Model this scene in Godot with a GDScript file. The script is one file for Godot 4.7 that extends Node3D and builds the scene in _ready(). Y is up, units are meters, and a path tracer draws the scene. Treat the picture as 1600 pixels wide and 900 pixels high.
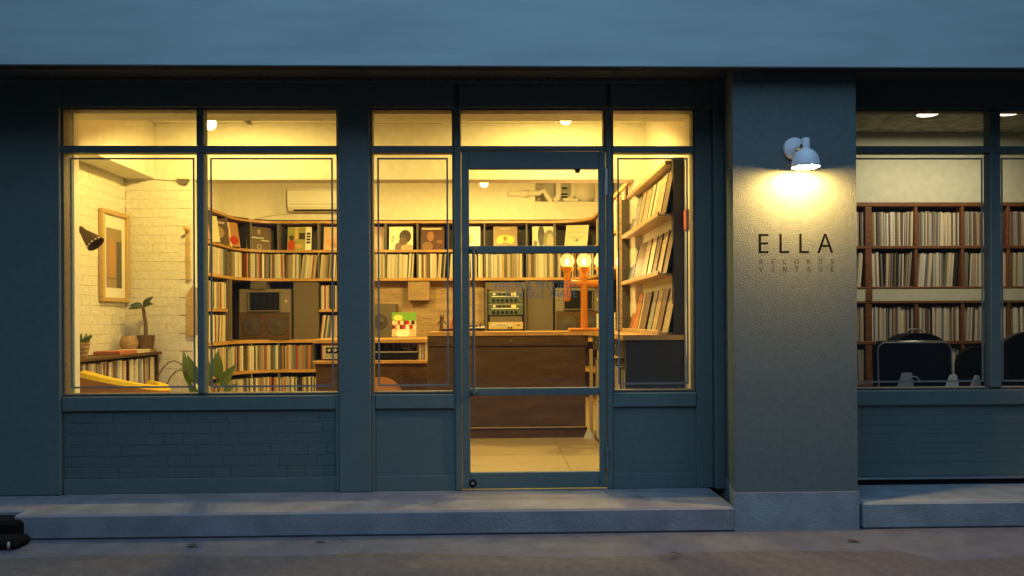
extends Node3D

var rng := RandomNumberGenerator.new()
var M := {}
var base_of := {}
var taken := {}
var sleeves := []
const BAYS := ["first", "second", "third", "fourth", "fifth", "sixth", "seventh", "eighth", "ninth"]
const UP := Vector3.UP
# shop lamps: bulb, ceiling or track height, energy, label
const LAMPS := [
	[Vector3(-2.02, 2.616, -0.70), 2.835, 2.4, "glaring bare ceiling bulb behind the big window's mullion"],
	[Vector3(0.525, 2.656, -0.70), 2.84, 2.7, "glaring bare ceiling bulb above the glass door"],
	[Vector3(-0.10, 2.69, -3.4), 3.2, 2.8, "bare ceiling bulb deep in the shop, seen through the door's top pane"],
	[Vector3(-1.9, 2.80, -2.9), 3.2, 3.8, "ceiling bulb behind the beam, before the air conditioner"],
	[Vector3(0.75, 2.80, -2.7), 3.2, 3.8, "ceiling bulb behind the beam, above the orange lamp"],
]


# ---------------------------------------------------------------- mesh building
class MB:
	var v := PackedVector3Array()
	var n := PackedVector3Array()
	var uv := PackedVector2Array()

	func tri(a: Vector3, b: Vector3, c: Vector3, na: Vector3, nb: Vector3, nc: Vector3, ua := Vector2.ZERO, ub := Vector2.ZERO, uc := Vector2.ZERO) -> void:
		var g := (b - a).cross(c - a)
		if g.dot(na + nb + nc) > 0.0:
			v.append_array([a, c, b]); n.append_array([na, nc, nb]); uv.append_array([ua, uc, ub])
		else:
			v.append_array([a, b, c]); n.append_array([na, nb, nc]); uv.append_array([ua, ub, uc])

	func face(p: Array, out: Vector3, t: Array = []) -> void:
		var g: Vector3 = (p[1] - p[0]).cross(p[2] - p[0])
		if g.length_squared() < 1e-20 and p.size() > 3:
			g = (p[2] - p[0]).cross(p[3] - p[0])
		g = g.normalized()
		if g.dot(out) < 0.0:
			g = -g
		for i in range(1, p.size() - 1):
			if t.size():
				tri(p[0], p[i], p[i + 1], g, g, g, t[0], t[i], t[i + 1])
			else:
				tri(p[0], p[i], p[i + 1], g, g, g)

	func box(c: Vector3, s: Vector3, bev := 0.0, b := Basis()) -> MB:
		var h := s / 2.0
		bev = minf(bev, minf(h.x, minf(h.y, h.z)) * 0.8)
		var order := [Vector2(-1, -1), Vector2(1, -1), Vector2(1, 1), Vector2(-1, 1)]
		for ax in 3:
			for sg in [-1.0, 1.0]:
				var pts := []
				var ts := []
				for q in order:
					var l := Vector3.ZERO
					var a1: int = (ax + 1) % 3
					var a2: int = (ax + 2) % 3
					l[ax] = sg * h[ax]
					l[a1] = q.x * (h[a1] - bev)
					l[a2] = q.y * (h[a2] - bev)
					pts.append(c + b * l)
					if ax == 2:
						ts.append(Vector2(l.x / s.x + 0.5, 0.5 - l.y / s.y))
					elif ax == 0:
						ts.append(Vector2(l.z / s.z + 0.5, 0.5 - l.y / s.y))
					else:
						ts.append(Vector2(l.x / s.x + 0.5, l.z / s.z + 0.5))
				var o := Vector3.ZERO
				o[ax] = sg
				face(pts, b * o, ts)
		if bev > 0.0:
			for ax in 3:
				var a1: int = (ax + 1) % 3
				var a2: int = (ax + 2) % 3
				for q in order:
					var pts := []
					for e in [-1.0, 1.0]:
						var l := Vector3.ZERO
						l[ax] = e * (h[ax] - bev); l[a1] = q.x * h[a1]; l[a2] = q.y * (h[a2] - bev)
						pts.append(c + b * l)
					for e in [1.0, -1.0]:
						var l := Vector3.ZERO
						l[ax] = e * (h[ax] - bev); l[a1] = q.x * (h[a1] - bev); l[a2] = q.y * h[a2]
						pts.append(c + b * l)
					var o := Vector3.ZERO
					o[a1] = q.x; o[a2] = q.y
					face(pts, b * o)
			for x in [-1.0, 1.0]:
				for y in [-1.0, 1.0]:
					for z in [-1.0, 1.0]:
						var k := Vector3(x, y, z)
						var i := h - Vector3.ONE * bev
						face([c + b * (k * Vector3(h.x, i.y, i.z)), c + b * (k * Vector3(i.x, h.y, i.z)), c + b * (k * Vector3(i.x, i.y, h.z))], b * k)
		return self

	func ext(x0: float, x1: float, y0: float, y1: float, z0: float, z1: float, bev := 0.0) -> MB:
		return box(Vector3((x0 + x1) / 2, (y0 + y1) / 2, (z0 + z1) / 2), Vector3(absf(x1 - x0), absf(y1 - y0), absf(z1 - z0)), bev)

	# profile of (radius, height) turned round the y axis of x
	func lathe(p: Array, seg := 24, x := Transform3D(), smooth := true) -> MB:
		var m := p.size()
		var nn := []
		for i in m - 1:
			var d: Vector2 = p[i + 1] - p[i]
			nn.append(Vector2(d.y, -d.x).normalized())
		for i in m - 1:
			var n0: Vector2 = nn[i]
			var n1: Vector2 = nn[i]
			if smooth:
				if i > 0 and nn[i - 1].dot(nn[i]) > 0.55:
					n0 = (nn[i - 1] + nn[i]).normalized()
				if i < m - 2 and nn[i + 1].dot(nn[i]) > 0.55:
					n1 = (nn[i + 1] + nn[i]).normalized()
			for k in seg:
				var a0 := TAU * k / seg
				var a1 := TAU * (k + 1) / seg
				var c0 := Vector3(cos(a0), 0, sin(a0))
				var c1 := Vector3(cos(a1), 0, sin(a1))
				var q0: Vector3 = x * (c0 * p[i].x + UP * p[i].y)
				var q1: Vector3 = x * (c1 * p[i].x + UP * p[i].y)
				var q2: Vector3 = x * (c1 * p[i + 1].x + UP * p[i + 1].y)
				var q3: Vector3 = x * (c0 * p[i + 1].x + UP * p[i + 1].y)
				var m0 := (x.basis * (c0 * n0.x + UP * n0.y)).normalized()
				var m1 := (x.basis * (c1 * n0.x + UP * n0.y)).normalized()
				var m2 := (x.basis * (c1 * n1.x + UP * n1.y)).normalized()
				var m3 := (x.basis * (c0 * n1.x + UP * n1.y)).normalized()
				if p[i].x > 1e-6:
					tri(q0, q1, q2, m0, m1, m2)
				if p[i + 1].x > 1e-6:
					tri(q0, q2, q3, m0, m2, m3)
		return self

	func tube(path: Array, r: float, seg := 10, r1 := -1.0) -> MB:
		if r1 < 0.0:
			r1 = r
		var rings := []
		var dirs := []
		var side := Vector3.ZERO
		for i in path.size():
			var d: Vector3 = (path[mini(i + 1, path.size() - 1)] - path[maxi(i - 1, 0)]).normalized()
			if side == Vector3.ZERO:
				side = d.cross(Vector3(0.31, 0.87, 0.38)).normalized()
			side = (side - d * side.dot(d)).normalized()
			var w := d.cross(side)
			var ring := []
			var rr := lerpf(r, r1, float(i) / maxi(1, path.size() - 1))
			for k in seg:
				var a := TAU * k / seg
				ring.append([path[i] + (side * cos(a) + w * sin(a)) * rr, side * cos(a) + w * sin(a)])
			rings.append(ring)
			dirs.append(d)
		for i in path.size() - 1:
			for k in seg:
				var a: Array = rings[i][k]
				var b: Array = rings[i][(k + 1) % seg]
				var c: Array = rings[i + 1][(k + 1) % seg]
				var d: Array = rings[i + 1][k]
				tri(a[0], b[0], c[0], a[1], b[1], c[1])
				tri(a[0], c[0], d[0], a[1], c[1], d[1])
		for e in [0, path.size() - 1]:
			var pts := []
			for q in rings[e]:
				pts.append(q[0])
			face(pts, -dirs[e] if e == 0 else dirs[e])
		return self

	# outline in x,y of f, pushed from z0 to z1
	func prism(poly: Array, z0: float, z1: float, f := Transform3D()) -> MB:
		var pk := PackedVector2Array(poly)
		if Geometry2D.is_polygon_clockwise(pk):
			pk.reverse()
		var idx := Geometry2D.triangulate_polygon(pk)
		for i in range(0, idx.size(), 3):
			for zz in [z0, z1]:
				var q := []
				for k in 3:
					q.append(f * Vector3(pk[idx[i + k]].x, pk[idx[i + k]].y, zz))
				face(q, f.basis * Vector3(0, 0, 1.0 if zz == maxf(z0, z1) else -1.0))
		for i in pk.size():
			var a := pk[i]
			var b := pk[(i + 1) % pk.size()]
			var d := b - a
			face([f * Vector3(a.x, a.y, z0), f * Vector3(b.x, b.y, z0), f * Vector3(b.x, b.y, z1), f * Vector3(a.x, a.y, z1)], f.basis * Vector3(d.y, -d.x, 0))
		return self

	func leaf(a: Vector3, tip: Vector3, width: float, up: Vector3, droop := 0.15) -> MB:
		var d := tip - a
		var s := d.cross(up).normalized()
		var nn := s.cross(d).normalized()
		var prev := []
		for i in 7:
			var t := i / 6.0
			var c := a + d * t - nn * droop * d.length() * t * t + nn * droop * d.length() * t * 0.4
			var w := width * 0.5 * sin(PI * pow(t, 0.75)) + 0.001
			var row := [c - s * w + nn * w * 0.3, c, c + s * w + nn * w * 0.3]
			if i:
				face([prev[0], prev[1], row[1], row[0]], nn)
				face([prev[1], prev[2], row[2], row[1]], nn)
			prev = row
		return self

	func mesh() -> ArrayMesh:
		var a := []
		a.resize(Mesh.ARRAY_MAX)
		a[Mesh.ARRAY_VERTEX] = v
		a[Mesh.ARRAY_NORMAL] = n
		a[Mesh.ARRAY_TEX_UV] = uv
		var m := ArrayMesh.new()
		m.add_surface_from_arrays(Mesh.PRIMITIVE_TRIANGLES, a)
		return m


# ---------------------------------------------------------------- scene helpers
func numbered(called: String) -> String:
	if not taken.has(called):
		taken[called] = 0
		return called
	taken[called] += 1
	return "%s_%03d" % [called, taken[called]]


func tag(o: Node, label: String, category := "", group := "") -> Node:
	o.set_meta("label", label)
	if category:
		o.set_meta("category", category)
	if group:
		o.set_meta("group", group)
	return o


func thing(called: String, at: Vector3, label: String, category: String, group := "") -> Node3D:
	var o := Node3D.new()
	o.name = numbered(called)
	o.position = at
	add_child(o)
	base_of[o] = at
	tag(o, label, category, group)
	return o


func put(called: String, mesh: Mesh, mat: Material, parent: Node = self, at := Transform3D()) -> MeshInstance3D:
	var o := MeshInstance3D.new()
	o.mesh = mesh
	o.material_override = mat
	o.transform = at
	if parent == self:
		o.name = numbered(called)
		add_child(o)
	else:
		o.name = called
		if base_of.has(parent):
			o.position -= base_of[parent]
		parent.add_child(o, true)
	return o


func obj(called: String, mb: MB, mat: Material, parent: Node = self) -> MeshInstance3D:
	return put(called, mb.mesh(), mat, parent)


func bx(called: String, parent: Node, mat: Material, x0: float, x1: float, y0: float, y1: float, z0: float, z1: float, bev := 0.003) -> MeshInstance3D:
	return obj(called, MB.new().ext(x0, x1, y0, y1, z0, z1, bev), mat, parent)


func struct(o: Node, label := "") -> Node:
	o.set_meta("kind", "structure")
	if label:
		o.set_meta("label", label)
	return o


func cyl(a: Vector3, b: Vector3, r: float, r1 := -1.0, seg := 16) -> MB:
	return MB.new().tube([a, b], r, seg, r1)


func ball(r: float, k := 10) -> Array:
	var p := []
	for i in k + 1:
		var a := -PI / 2 + PI * i / k
		p.append(Vector2(maxf(0.0, r * cos(a)), r * sin(a)))
	return p


func noise_tex(freq: float, lo: float, hi: float, seed_: int, oct := 4, size := 512, wide := 1.0) -> NoiseTexture2D:
	var f := FastNoiseLite.new()
	f.seed = seed_
	f.frequency = freq
	f.fractal_octaves = oct
	var g := Gradient.new()
	g.colors = PackedColorArray([Color(lo, lo, lo), Color(hi, hi, hi)])
	g.offsets = PackedFloat32Array([0.15, 0.85])
	var t := NoiseTexture2D.new()
	t.width = size
	t.height = int(size * wide)
	t.seamless = true
	t.noise = f
	t.color_ramp = g
	return t


func mat(called: String, c: Color, rough: float, o := {}) -> StandardMaterial3D:
	var m := StandardMaterial3D.new()
	m.resource_name = called
	m.albedo_color = c.linear_to_srgb()
	m.roughness = rough
	m.metallic_specular = o.get("spec", 0.5)
	m.metallic = o.get("metal", 0.0)
	if o.has("tex"):
		m.albedo_texture = o.tex
		m.uv1_triplanar = true
		m.uv1_world_triplanar = o.get("world", true)
		m.uv1_scale = o.get("scale", Vector3.ONE)
	if o.has("height"):
		m.heightmap_enabled = true
		m.heightmap_texture = o.height
		m.heightmap_scale = o.get("hs", 0.3)
		m.uv1_triplanar = true
		m.uv1_world_triplanar = o.get("world", true)
		m.uv1_scale = o.get("scale", Vector3.ONE)
	if o.has("detail"):
		m.detail_enabled = true
		m.detail_albedo = o.detail
		m.detail_blend_mode = BaseMaterial3D.BLEND_MODE_MUL
		m.detail_uv_layer = BaseMaterial3D.DETAIL_UV_2
		m.uv2_triplanar = true
		m.uv2_world_triplanar = true
		m.uv2_scale = Vector3.ONE * o.dscale
	if o.has("glow"):
		m.emission_enabled = true
		m.emission = o.glow
		m.emission_energy_multiplier = o.get("power", 1.0)
	if o.has("coat"):
		m.clearcoat_enabled = true
		m.clearcoat = o.coat
		m.clearcoat_roughness = 0.15
	if o.has("back"):
		m.backlight_enabled = true
		m.backlight = o.back
	M[called] = m
	return m


func lamp_light(called: String, at: Vector3, c: Color, energy: float, size: float) -> OmniLight3D:
	var l := OmniLight3D.new()
	l.name = called
	l.position = at
	l.light_color = c.linear_to_srgb()
	l.light_energy = energy
	l.light_size = size
	l.omni_range = 12.0
	l.omni_attenuation = 2.0
	l.shadow_enabled = true
	add_child(l)
	return l


# ---------------------------------------------------------------- records
const SPINES := [
	["cream", Color(0.72, 0.61, 0.41), 32], ["off-white", Color(0.80, 0.75, 0.63), 26], ["tan", Color(0.44, 0.33, 0.20), 14], ["brown", Color(0.17, 0.10, 0.06), 12],
	["red", Color(0.36, 0.06, 0.045), 5], ["orange", Color(0.52, 0.20, 0.06), 4], ["black", Color(0.025, 0.023, 0.022), 8], ["grey", Color(0.30, 0.29, 0.27), 6],
	["blue-grey", Color(0.16, 0.20, 0.25), 3], ["olive", Color(0.20, 0.19, 0.09), 3], ["pink", Color(0.50, 0.27, 0.22), 4]]
var spine_bag := []
var sleeve_mesh: ArrayMesh


func sleeve_at(p: Vector3, u: Vector3, nrm: Vector3, t: float, h: float, lean: float, where: String, k: int) -> void:
	var r := Basis(nrm, -lean)
	var b := Basis(r * u * t, r * UP * h, nrm * 0.30)
	var off := nrm * rng.randf_range(-0.012, 0.004)
	var hue: int = spine_bag[rng.randi() % spine_bag.size()]
	if where.ends_with("side-room shelves") and hue in [4, 5, 10]:
		hue = [1, 7, 9][rng.randi() % 3]
	sleeves.append([Transform3D(b, p + off + r * u * t * 0.5), hue, t * h, where, k])


func fill(p0: Vector3, nrm: Vector3, length: float, where: String, tmin := 0.014, tmax := 0.034, lean_most := 0.11, hgt := 0.312) -> void:
	var u := UP.cross(nrm)
	var x := 0.002
	var top := 0.0
	var lean := 0.0
	var run := 0
	var k := 0
	while true:
		if run <= 0:
			run = rng.randi_range(4, 13)
			lean = 0.0 if rng.randf() < 0.35 else rng.randf_range(-0.03, lean_most)
		run -= 1
		var t := rng.randf_range(tmin, tmax) * (0.6 if rng.randf() < 0.3 else 1.0)
		var h := hgt + rng.randf_range(-0.012, 0.005)
		x = maxf(x, top - h * tan(lean))
		if rng.randf() < 0.03:
			x += rng.randf_range(0.006, 0.02)
		if x + t + h * tan(maxf(lean, 0.0)) > length:
			if lean > 0.0 and x + t < length:
				lean = 0.0
				x = maxf(x, top)
				if x + t > length:
					break
			else:
				break
		k += 1
		sleeve_at(p0 + u * x, u, nrm, t, h, lean, where, k)
		x += t / cos(lean) + 0.0006
		top = x + h * tan(lean)


func fill_arc(c: Vector3, r: float, a0: float, a1: float, where: String) -> void:
	# spines round a concave corner; the angle is that of the normal turned about y from +x to +z
	var a := a0
	var k := 0
	while true:
		var t := rng.randf_range(0.016, 0.032)
		if a + t / r > a1:
			break
		var m := a + t * 0.5 / r
		var nrm := Vector3(cos(m), 0, sin(m))
		var u := UP.cross(nrm)
		k += 1
		var p := c - nrm * r
		sleeve_at(p - u * t * 0.5, u, nrm, t, 0.312 + rng.randf_range(-0.005, 0.003), 0.0, where, k)
		a += t / r + 0.001


func in_view(p: Vector3) -> bool:
	var c := Vector3(0, 1.204, 4.62)
	var f := c + (p - c) * (c.z / (c.z - p.z))
	if f.y < 0.76 or f.y > 2.53:
		return false
	if p.z < -1.7 and p.x < 1.3:
		var g := c + (p - c) * ((c.z + 1.62) / (c.z - p.z))
		if g.x < -2.49:
			return false
	for w in [[-2.66, -1.83], [-1.79, -0.965], [-0.76, -0.245], [-0.155, 0.66], [0.745, 1.27], [2.29, 3.15], [3.22, 3.45]]:
		if f.x > w[0] and f.x < w[1]:
			return true
	return false


func ordinal(k: int) -> String:
	var s := "th"
	if k % 100 < 11 or k % 100 > 13:
		s = ["th", "st", "nd", "rd", "th", "th", "th", "th", "th", "th"][k % 10]
	return str(k) + s


func place_sleeves() -> void:
	var c := Vector3(0, 1.204, 4.62)
	for s in sleeves:
		var mid: Vector3 = s[0] * Vector3(0, 0.5, 0)
		s.append(s[2] / c.distance_squared_to(mid) if in_view(mid) else 0.0)
	var order := sleeves.duplicate()
	order.sort_custom(func(a, b): return a[5] > b[5])
	var first: MeshInstance3D
	for i in mini(300, order.size()):
		var s: Array = order[i]
		var o: MeshInstance3D
		if first == null:
			first = MeshInstance3D.new()
			first.mesh = sleeve_mesh
			o = first
		else:
			o = first.duplicate()
		o.name = numbered("record")
		o.transform = s[0]
		o.material_override = M["spine_" + SPINES[s[1]][0]]
		tag(o, "%s record spine, %s from left, %s" % [SPINES[s[1]][0], ordinal(s[4]), s[3]], "record", "records on the shelves")
		add_child(o)
	var rest := order.slice(300)
	var mm := MultiMesh.new()
	mm.transform_format = MultiMesh.TRANSFORM_3D
	mm.use_colors = true
	mm.mesh = sleeve_mesh
	mm.instance_count = rest.size()
	for i in rest.size():
		mm.set_instance_transform(i, rest[i][0])
		mm.set_instance_color(i, SPINES[rest[i][1]][1] * rng.randf_range(0.8, 1.15))
	var mi := MultiMeshInstance3D.new()
	mi.multimesh = mm
	mi.name = "shelved_records"
	mi.material_override = M.spines
	tag(mi, "tightly packed record spines filling the curved wooden shelves of the shop", "records", "records on the shelves")
	mi.set_meta("kind", "stuff")
	add_child(mi)
	print("records ", sleeves.size(), " smallest single ", order[mini(299, order.size() - 1)][5])


# ---------------------------------------------------------------- flat print
func print_tex(kind: int) -> ImageTexture:
	var s := 96
	var im := Image.create(s, s, false, Image.FORMAT_RGB8)
	var bg: Array = [Color(0.42, 0.33, 0.25), Color(0.62, 0.60, 0.34), Color(0.82, 0.70, 0.55), Color(0.66, 0.50, 0.40), Color(0.93, 0.90, 0.78), Color(0.36, 0.22, 0.16), Color(0.93, 0.93, 0.88), Color(0.58, 0.47, 0.30), Color(0.85, 0.82, 0.70), Color(0.80, 0.77, 0.60), Color(0.45, 0.65, 0.25), Color(0.60, 0.52, 0.38), Color(0.7, 0.5, 0.3), Color(0.35, 0.28, 0.22)]
	im.fill(bg[kind % bg.size()])
	match kind:
		0:
			blob(im, 50, 82, 9, 10, Color(0.75, 0.68, 0.58)); blob(im, 50, 82, 6, 7, Color(0.42, 0.33, 0.25))
			im.fill_rect(Rect2i(8, 44, 60, 5), Color(0.78, 0.85, 0.8)); im.fill_rect(Rect2i(58, 54, 30, 4), Color(0.85, 0.85, 0.8)); blob(im, 48, 20, 6, 11, Color(0.7, 0.63, 0.52))
		1:
			im.fill_rect(Rect2i(30, 0, 12, 50), Color(0.82, 0.72, 0.40)); im.fill_rect(Rect2i(46, 25, 24, 26), Color(0.22, 0.18, 0.13)); blob(im, 16, 76, 15, 24, Color(0.72, 0.28, 0.14)); blob(im, 16, 44, 10, 10, Color(0.30, 0.22, 0.14)); blob(im, 45, 78, 16, 8, Color(0.8, 0.65, 0.35))
			im.fill_rect(Rect2i(72, 0, 24, 96), Color(0.95, 0.93, 0.86))
			for k in 4:
				im.fill_rect(Rect2i(76, 24 + k * 12, 15, 8), Color(0.08, 0.07, 0.06))
		2:
			blob(im, 40, 60, 36, 14, Color(0.85, 0.62, 0.42)); blob(im, 60, 75, 36, 12, Color(0.74, 0.52, 0.36))
		3:
			blob(im, 20, 30, 26, 16, Color(0.50, 0.30, 0.26)); blob(im, 60, 60, 30, 30, Color(0.75, 0.62, 0.46))
		4:
			blob(im, 64, 40, 24, 27, Color(0.27, 0.18, 0.11)); blob(im, 56, 62, 17, 20, Color(0.40, 0.28, 0.18)); blob(im, 74, 98, 34, 26, Color(0.70, 0.62, 0.46)); blob(im, 36, 88, 13, 22, Color(0.44, 0.31, 0.2))
			for k in 4:
				im.fill_rect(Rect2i(10, 40 + k * 7, 12 - k, 3), Color(0.45, 0.4, 0.32))
		5:
			blob(im, 40, 40, 14, 20, Color(0.62, 0.42, 0.28)); blob(im, 28, 80, 22, 18, Color(0.55, 0.4, 0.28)); blob(im, 76, 62, 12, 7, Color(0.55, 0.38, 0.26)); im.fill_rect(Rect2i(6, 6, 78, 6), Color(0.85, 0.8, 0.7))
		6:
			blob(im, 30, 50, 30, 30, Color(0.80, 0.72, 0.12)); blob(im, 32, 50, 22, 22, Color(0.93, 0.93, 0.88)); blob(im, 40, 60, 6, 22, Color(0.8, 0.7, 0.12))
		7:
			blob(im, 46, 50, 32, 15, Color(0.86, 0.76, 0.14)); blob(im, 26, 56, 14, 16, Color(0.86, 0.76, 0.14)); blob(im, 68, 54, 16, 17, Color(0.86, 0.76, 0.14)); blob(im, 47, 50, 7, 10, Color(0.5, 0.36, 0.2)); im.fill_rect(Rect2i(30, 8, 38, 3), Color(0.82, 0.78, 0.6)); im.fill_rect(Rect2i(24, 86, 48, 3), Color(0.82, 0.78, 0.6))
		8:
			blob(im, 36, 40, 14, 44, Color(0.20, 0.14, 0.10)); blob(im, 70, 60, 26, 46, Color(0.50, 0.47, 0.32)); blob(im, 72, 66, 15, 36, Color(0.68, 0.64, 0.46)); blob(im, 12, 70, 8, 12, Color(0.4, 0.38, 0.3))
		9:
			for k in 6:
				im.fill_rect(Rect2i(18 + k * 9, 46 + (k * 7) % 11, 10, 2), Color(0.35, 0.3, 0.22))
			blob(im, 50, 62, 7, 4, Color(0.3, 0.25, 0.2)); im.fill_rect(Rect2i(10, 28, 70, 2), Color(0.6, 0.55, 0.42))
		10:
			im.fill_rect(Rect2i(0, 34, 96, 62), Color(0.82, 0.72, 0.58))
			for k in 16:
				blob(im, (k * 37) % 96, 40 + (k * 17) % 34, 8, 9, [Color(0.65, 0.13, 0.10), Color(0.30, 0.14, 0.10), Color(0.85, 0.8, 0.7)][k % 3])
			blob(im, 42, 82, 28, 15, Color(0.93, 0.92, 0.86)); blob(im, 62, 64, 6, 18, Color(0.93, 0.92, 0.86)); blob(im, 24, 20, 18, 11, Color(0.9, 0.85, 0.45))
		11:
			im.fill_rect(Rect2i(0, 20, 34, 76), Color(0.36, 0.33, 0.29)); blob(im, 62, 48, 22, 34, Color(0.70, 0.52, 0.30)); im.fill_rect(Rect2i(34, 80, 62, 3), Color(0.5, 0.42, 0.3))
		12:
			blob(im, 30, 30, 20, 26, Color(0.25, 0.12, 0.1)); im.fill_rect(Rect2i(50, 0, 8, 96), Color(0.85, 0.8, 0.6)); blob(im, 70, 70, 20, 16, Color(0.7, 0.2, 0.12))
		13:
			blob(im, 50, 50, 30, 24, Color(0.6, 0.5, 0.36)); im.fill_rect(Rect2i(6, 10, 80, 8), Color(0.7, 0.6, 0.68))
	for y in s:
		for x in s:
			var c := im.get_pixel(x, y)
			var w := rng.randf_range(0.93, 1.05)
			im.set_pixel(x, y, Color(c.r * w, c.g * w, c.b * w))
	return ImageTexture.create_from_image(im)


func blob(im: Image, cx: int, cy: int, rx: int, ry: int, c: Color) -> void:
	for y in range(maxi(0, cy - ry), mini(im.get_height(), cy + ry + 1)):
		for x in range(maxi(0, cx - rx), mini(im.get_width(), cx + rx + 1)):
			if pow(float(x - cx) / rx, 2) + pow(float(y - cy) / ry, 2) <= 1.0:
				im.set_pixel(x, y, c)


func print_mat(kind: int) -> StandardMaterial3D:
	var m := StandardMaterial3D.new()
	m.resource_name = "print_%d" % kind
	m.albedo_texture = print_tex(kind)
	m.roughness = 0.35
	M["print%d" % kind] = m
	return m


# ---------------------------------------------------------------- shop parts
func materials() -> void:
	var grain := noise_tex(0.06, 0.80, 1.0, 3)
	var blotch := noise_tex(0.012, 0.72, 1.0, 5)
	var soft := noise_tex(0.01, 0.88, 1.0, 7)
	var faint := noise_tex(0.02, 0.95, 1.0, 8)
	var streak := noise_tex(0.006, 0.93, 1.0, 33, 4, 512)
	var fine := noise_tex(0.12, 0.0, 1.0, 9, 5)
	var stucco := stucco_tex()
	var coarse := noise_tex(0.22, 0.62, 1.0, 15, 3)
	var wood := wood_tex(1.0)
	mat("fascia", Color(0.325, 0.425, 0.425), 0.9, {"tex": streak, "height": fine, "hs": 0.03, "scale": Vector3(0.25, 1.6, 0.25)})
	mat("pillar", Color(0.128, 0.162, 0.155), 0.95, {"spec": 0.2, "tex": faint, "height": stucco, "hs": 0.32, "scale": Vector3(1.6, 1.6, 1.6)})
	mat("soffit", Color(0.13, 0.12, 0.10), 0.85, {"tex": grain})
	mat("paint", Color(0.097, 0.141, 0.134), 0.5, {"tex": faint, "height": fine, "hs": 0.02, "scale": Vector3(1.5, 1.5, 1.5)})
	mat("paint_brick", Color(0.097, 0.141, 0.134), 0.55, {"tex": grain, "height": fine, "hs": 0.14, "scale": Vector3(2.5, 2.5, 2.5)})
	mat("paint_bare", Color(0.15, 0.12, 0.09), 0.6, {"tex": grain})
	mat("concrete", Color(0.365, 0.375, 0.395), 0.9, {"spec": 0.3, "tex": soft, "height": fine, "hs": 0.12, "scale": Vector3(0.6, 0.6, 0.6), "detail": coarse, "dscale": 2.2})
	mat("plinth", Color(0.225, 0.27, 0.285), 0.85, {"tex": soft, "height": fine, "hs": 0.12, "scale": Vector3(0.9, 0.9, 0.9)})
	mat("asphalt", Color(0.178, 0.168, 0.178), 0.95, {"tex": soft, "height": fine, "hs": 0.45, "scale": Vector3(2.2, 2.2, 2.2), "detail": coarse, "dscale": 2.6})
	mat("pavement", Color(0.185, 0.200, 0.235), 0.92, {"tex": soft, "height": fine, "hs": 0.25, "scale": Vector3(0.9, 0.9, 0.9), "detail": coarse, "dscale": 2.6})
	mat("plaster", Color(0.74, 0.70, 0.58), 0.85, {"tex": noise_tex(0.02, 0.96, 1.0, 21), "scale": Vector3(0.8, 0.8, 0.8)})
	mat("white_brick", Color(0.76, 0.72, 0.60), 0.7, {"tex": noise_tex(0.03, 0.92, 1.0, 22), "height": fine, "hs": 0.05, "scale": Vector3(1.5, 1.5, 1.5)})
	mat("floor", Color(0.50, 0.40, 0.24), 0.45, {"tex": wood_tex(0.5), "scale": Vector3(0.7, 0.7, 0.7)})
	mat("wood", Color(0.66, 0.37, 0.12), 0.4, {"tex": wood, "scale": Vector3(1.2, 1.2, 1.2)})
	mat("pale_wood", Color(0.62, 0.44, 0.22), 0.45, {"tex": wood, "scale": Vector3(1.2, 1.2, 1.2)})
	mat("right_wood", Color(0.22, 0.088, 0.034), 0.45, {"tex": wood, "scale": Vector3(1.3, 1.3, 1.3)})
	mat("dark_panel", Color(0.125, 0.072, 0.03), 0.55, {"spec": 0.22, "tex": wood, "scale": Vector3(0.8, 0.8, 0.8)})
	mat("grey_panel", Color(0.060, 0.054, 0.050), 0.6, {"spec": 0.2})
	mat("shelf_back", Color(0.10, 0.075, 0.055), 0.7, {"tex": grain})
	mat("brown_panel", Color(0.46, 0.31, 0.17), 0.55, {"tex": wood, "scale": Vector3(0.9, 0.9, 0.9)})
	mat("divider", Color(0.13, 0.115, 0.10), 0.6)
	mat("cabinet_grey", Color(0.14, 0.11, 0.08), 0.5, {"spec": 0.3})
	mat("horn_grey", Color(0.22, 0.18, 0.14), 0.45, {"tex": grain})
	mat("black", Color(0.008, 0.008, 0.009), 0.5, {"spec": 0.25})
	mat("black_gloss", Color(0.012, 0.012, 0.014), 0.12)
	mat("rubber", Color(0.010, 0.010, 0.011), 0.85, {"spec": 0.2, "tex": coarse, "scale": Vector3(2, 2, 2)})
	mat("cone", Color(0.055, 0.04, 0.03), 0.6)
	mat("steel", Color(0.42, 0.44, 0.46), 0.35, {"metal": 0.8})
	mat("chrome", Color(0.7, 0.7, 0.7), 0.12, {"metal": 1.0})
	mat("white_plastic", Color(0.74, 0.72, 0.66), 0.4)
	mat("lamp_white", Color(0.60, 0.60, 0.61), 0.45)
	mat("letter", Color(0.006, 0.006, 0.006), 0.9, {"spec": 0.1})
	mat("small_letter", Color(0.045, 0.04, 0.03), 0.9, {"spec": 0.1})
	mat("film", Color(0.20, 0.19, 0.165), 0.6)
	mat("etch", Color(0.30, 0.28, 0.24), 0.6)
	mat("gold_face", Color(0.60, 0.44, 0.20), 0.35, {"metal": 0.3})
	mat("silver_face", Color(0.62, 0.56, 0.44), 0.35, {"metal": 0.3})
	mat("green_face", Color(0.06, 0.085, 0.055), 0.45)
	mat("meter", Color(0.85, 0.6, 0.2), 0.4, {"glow": Color(1.0, 0.62, 0.18), "power": 0.5})
	mat("red_wood", Color(0.22, 0.05, 0.025), 0.3, {"tex": wood})
	mat("orange_lacquer", Color(0.56, 0.19, 0.012), 0.35)
	mat("bronze", Color(0.09, 0.055, 0.035), 0.4, {"metal": 0.4})
	mat("terracotta", Color(0.45, 0.28, 0.14), 0.8, {"tex": grain})
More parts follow.
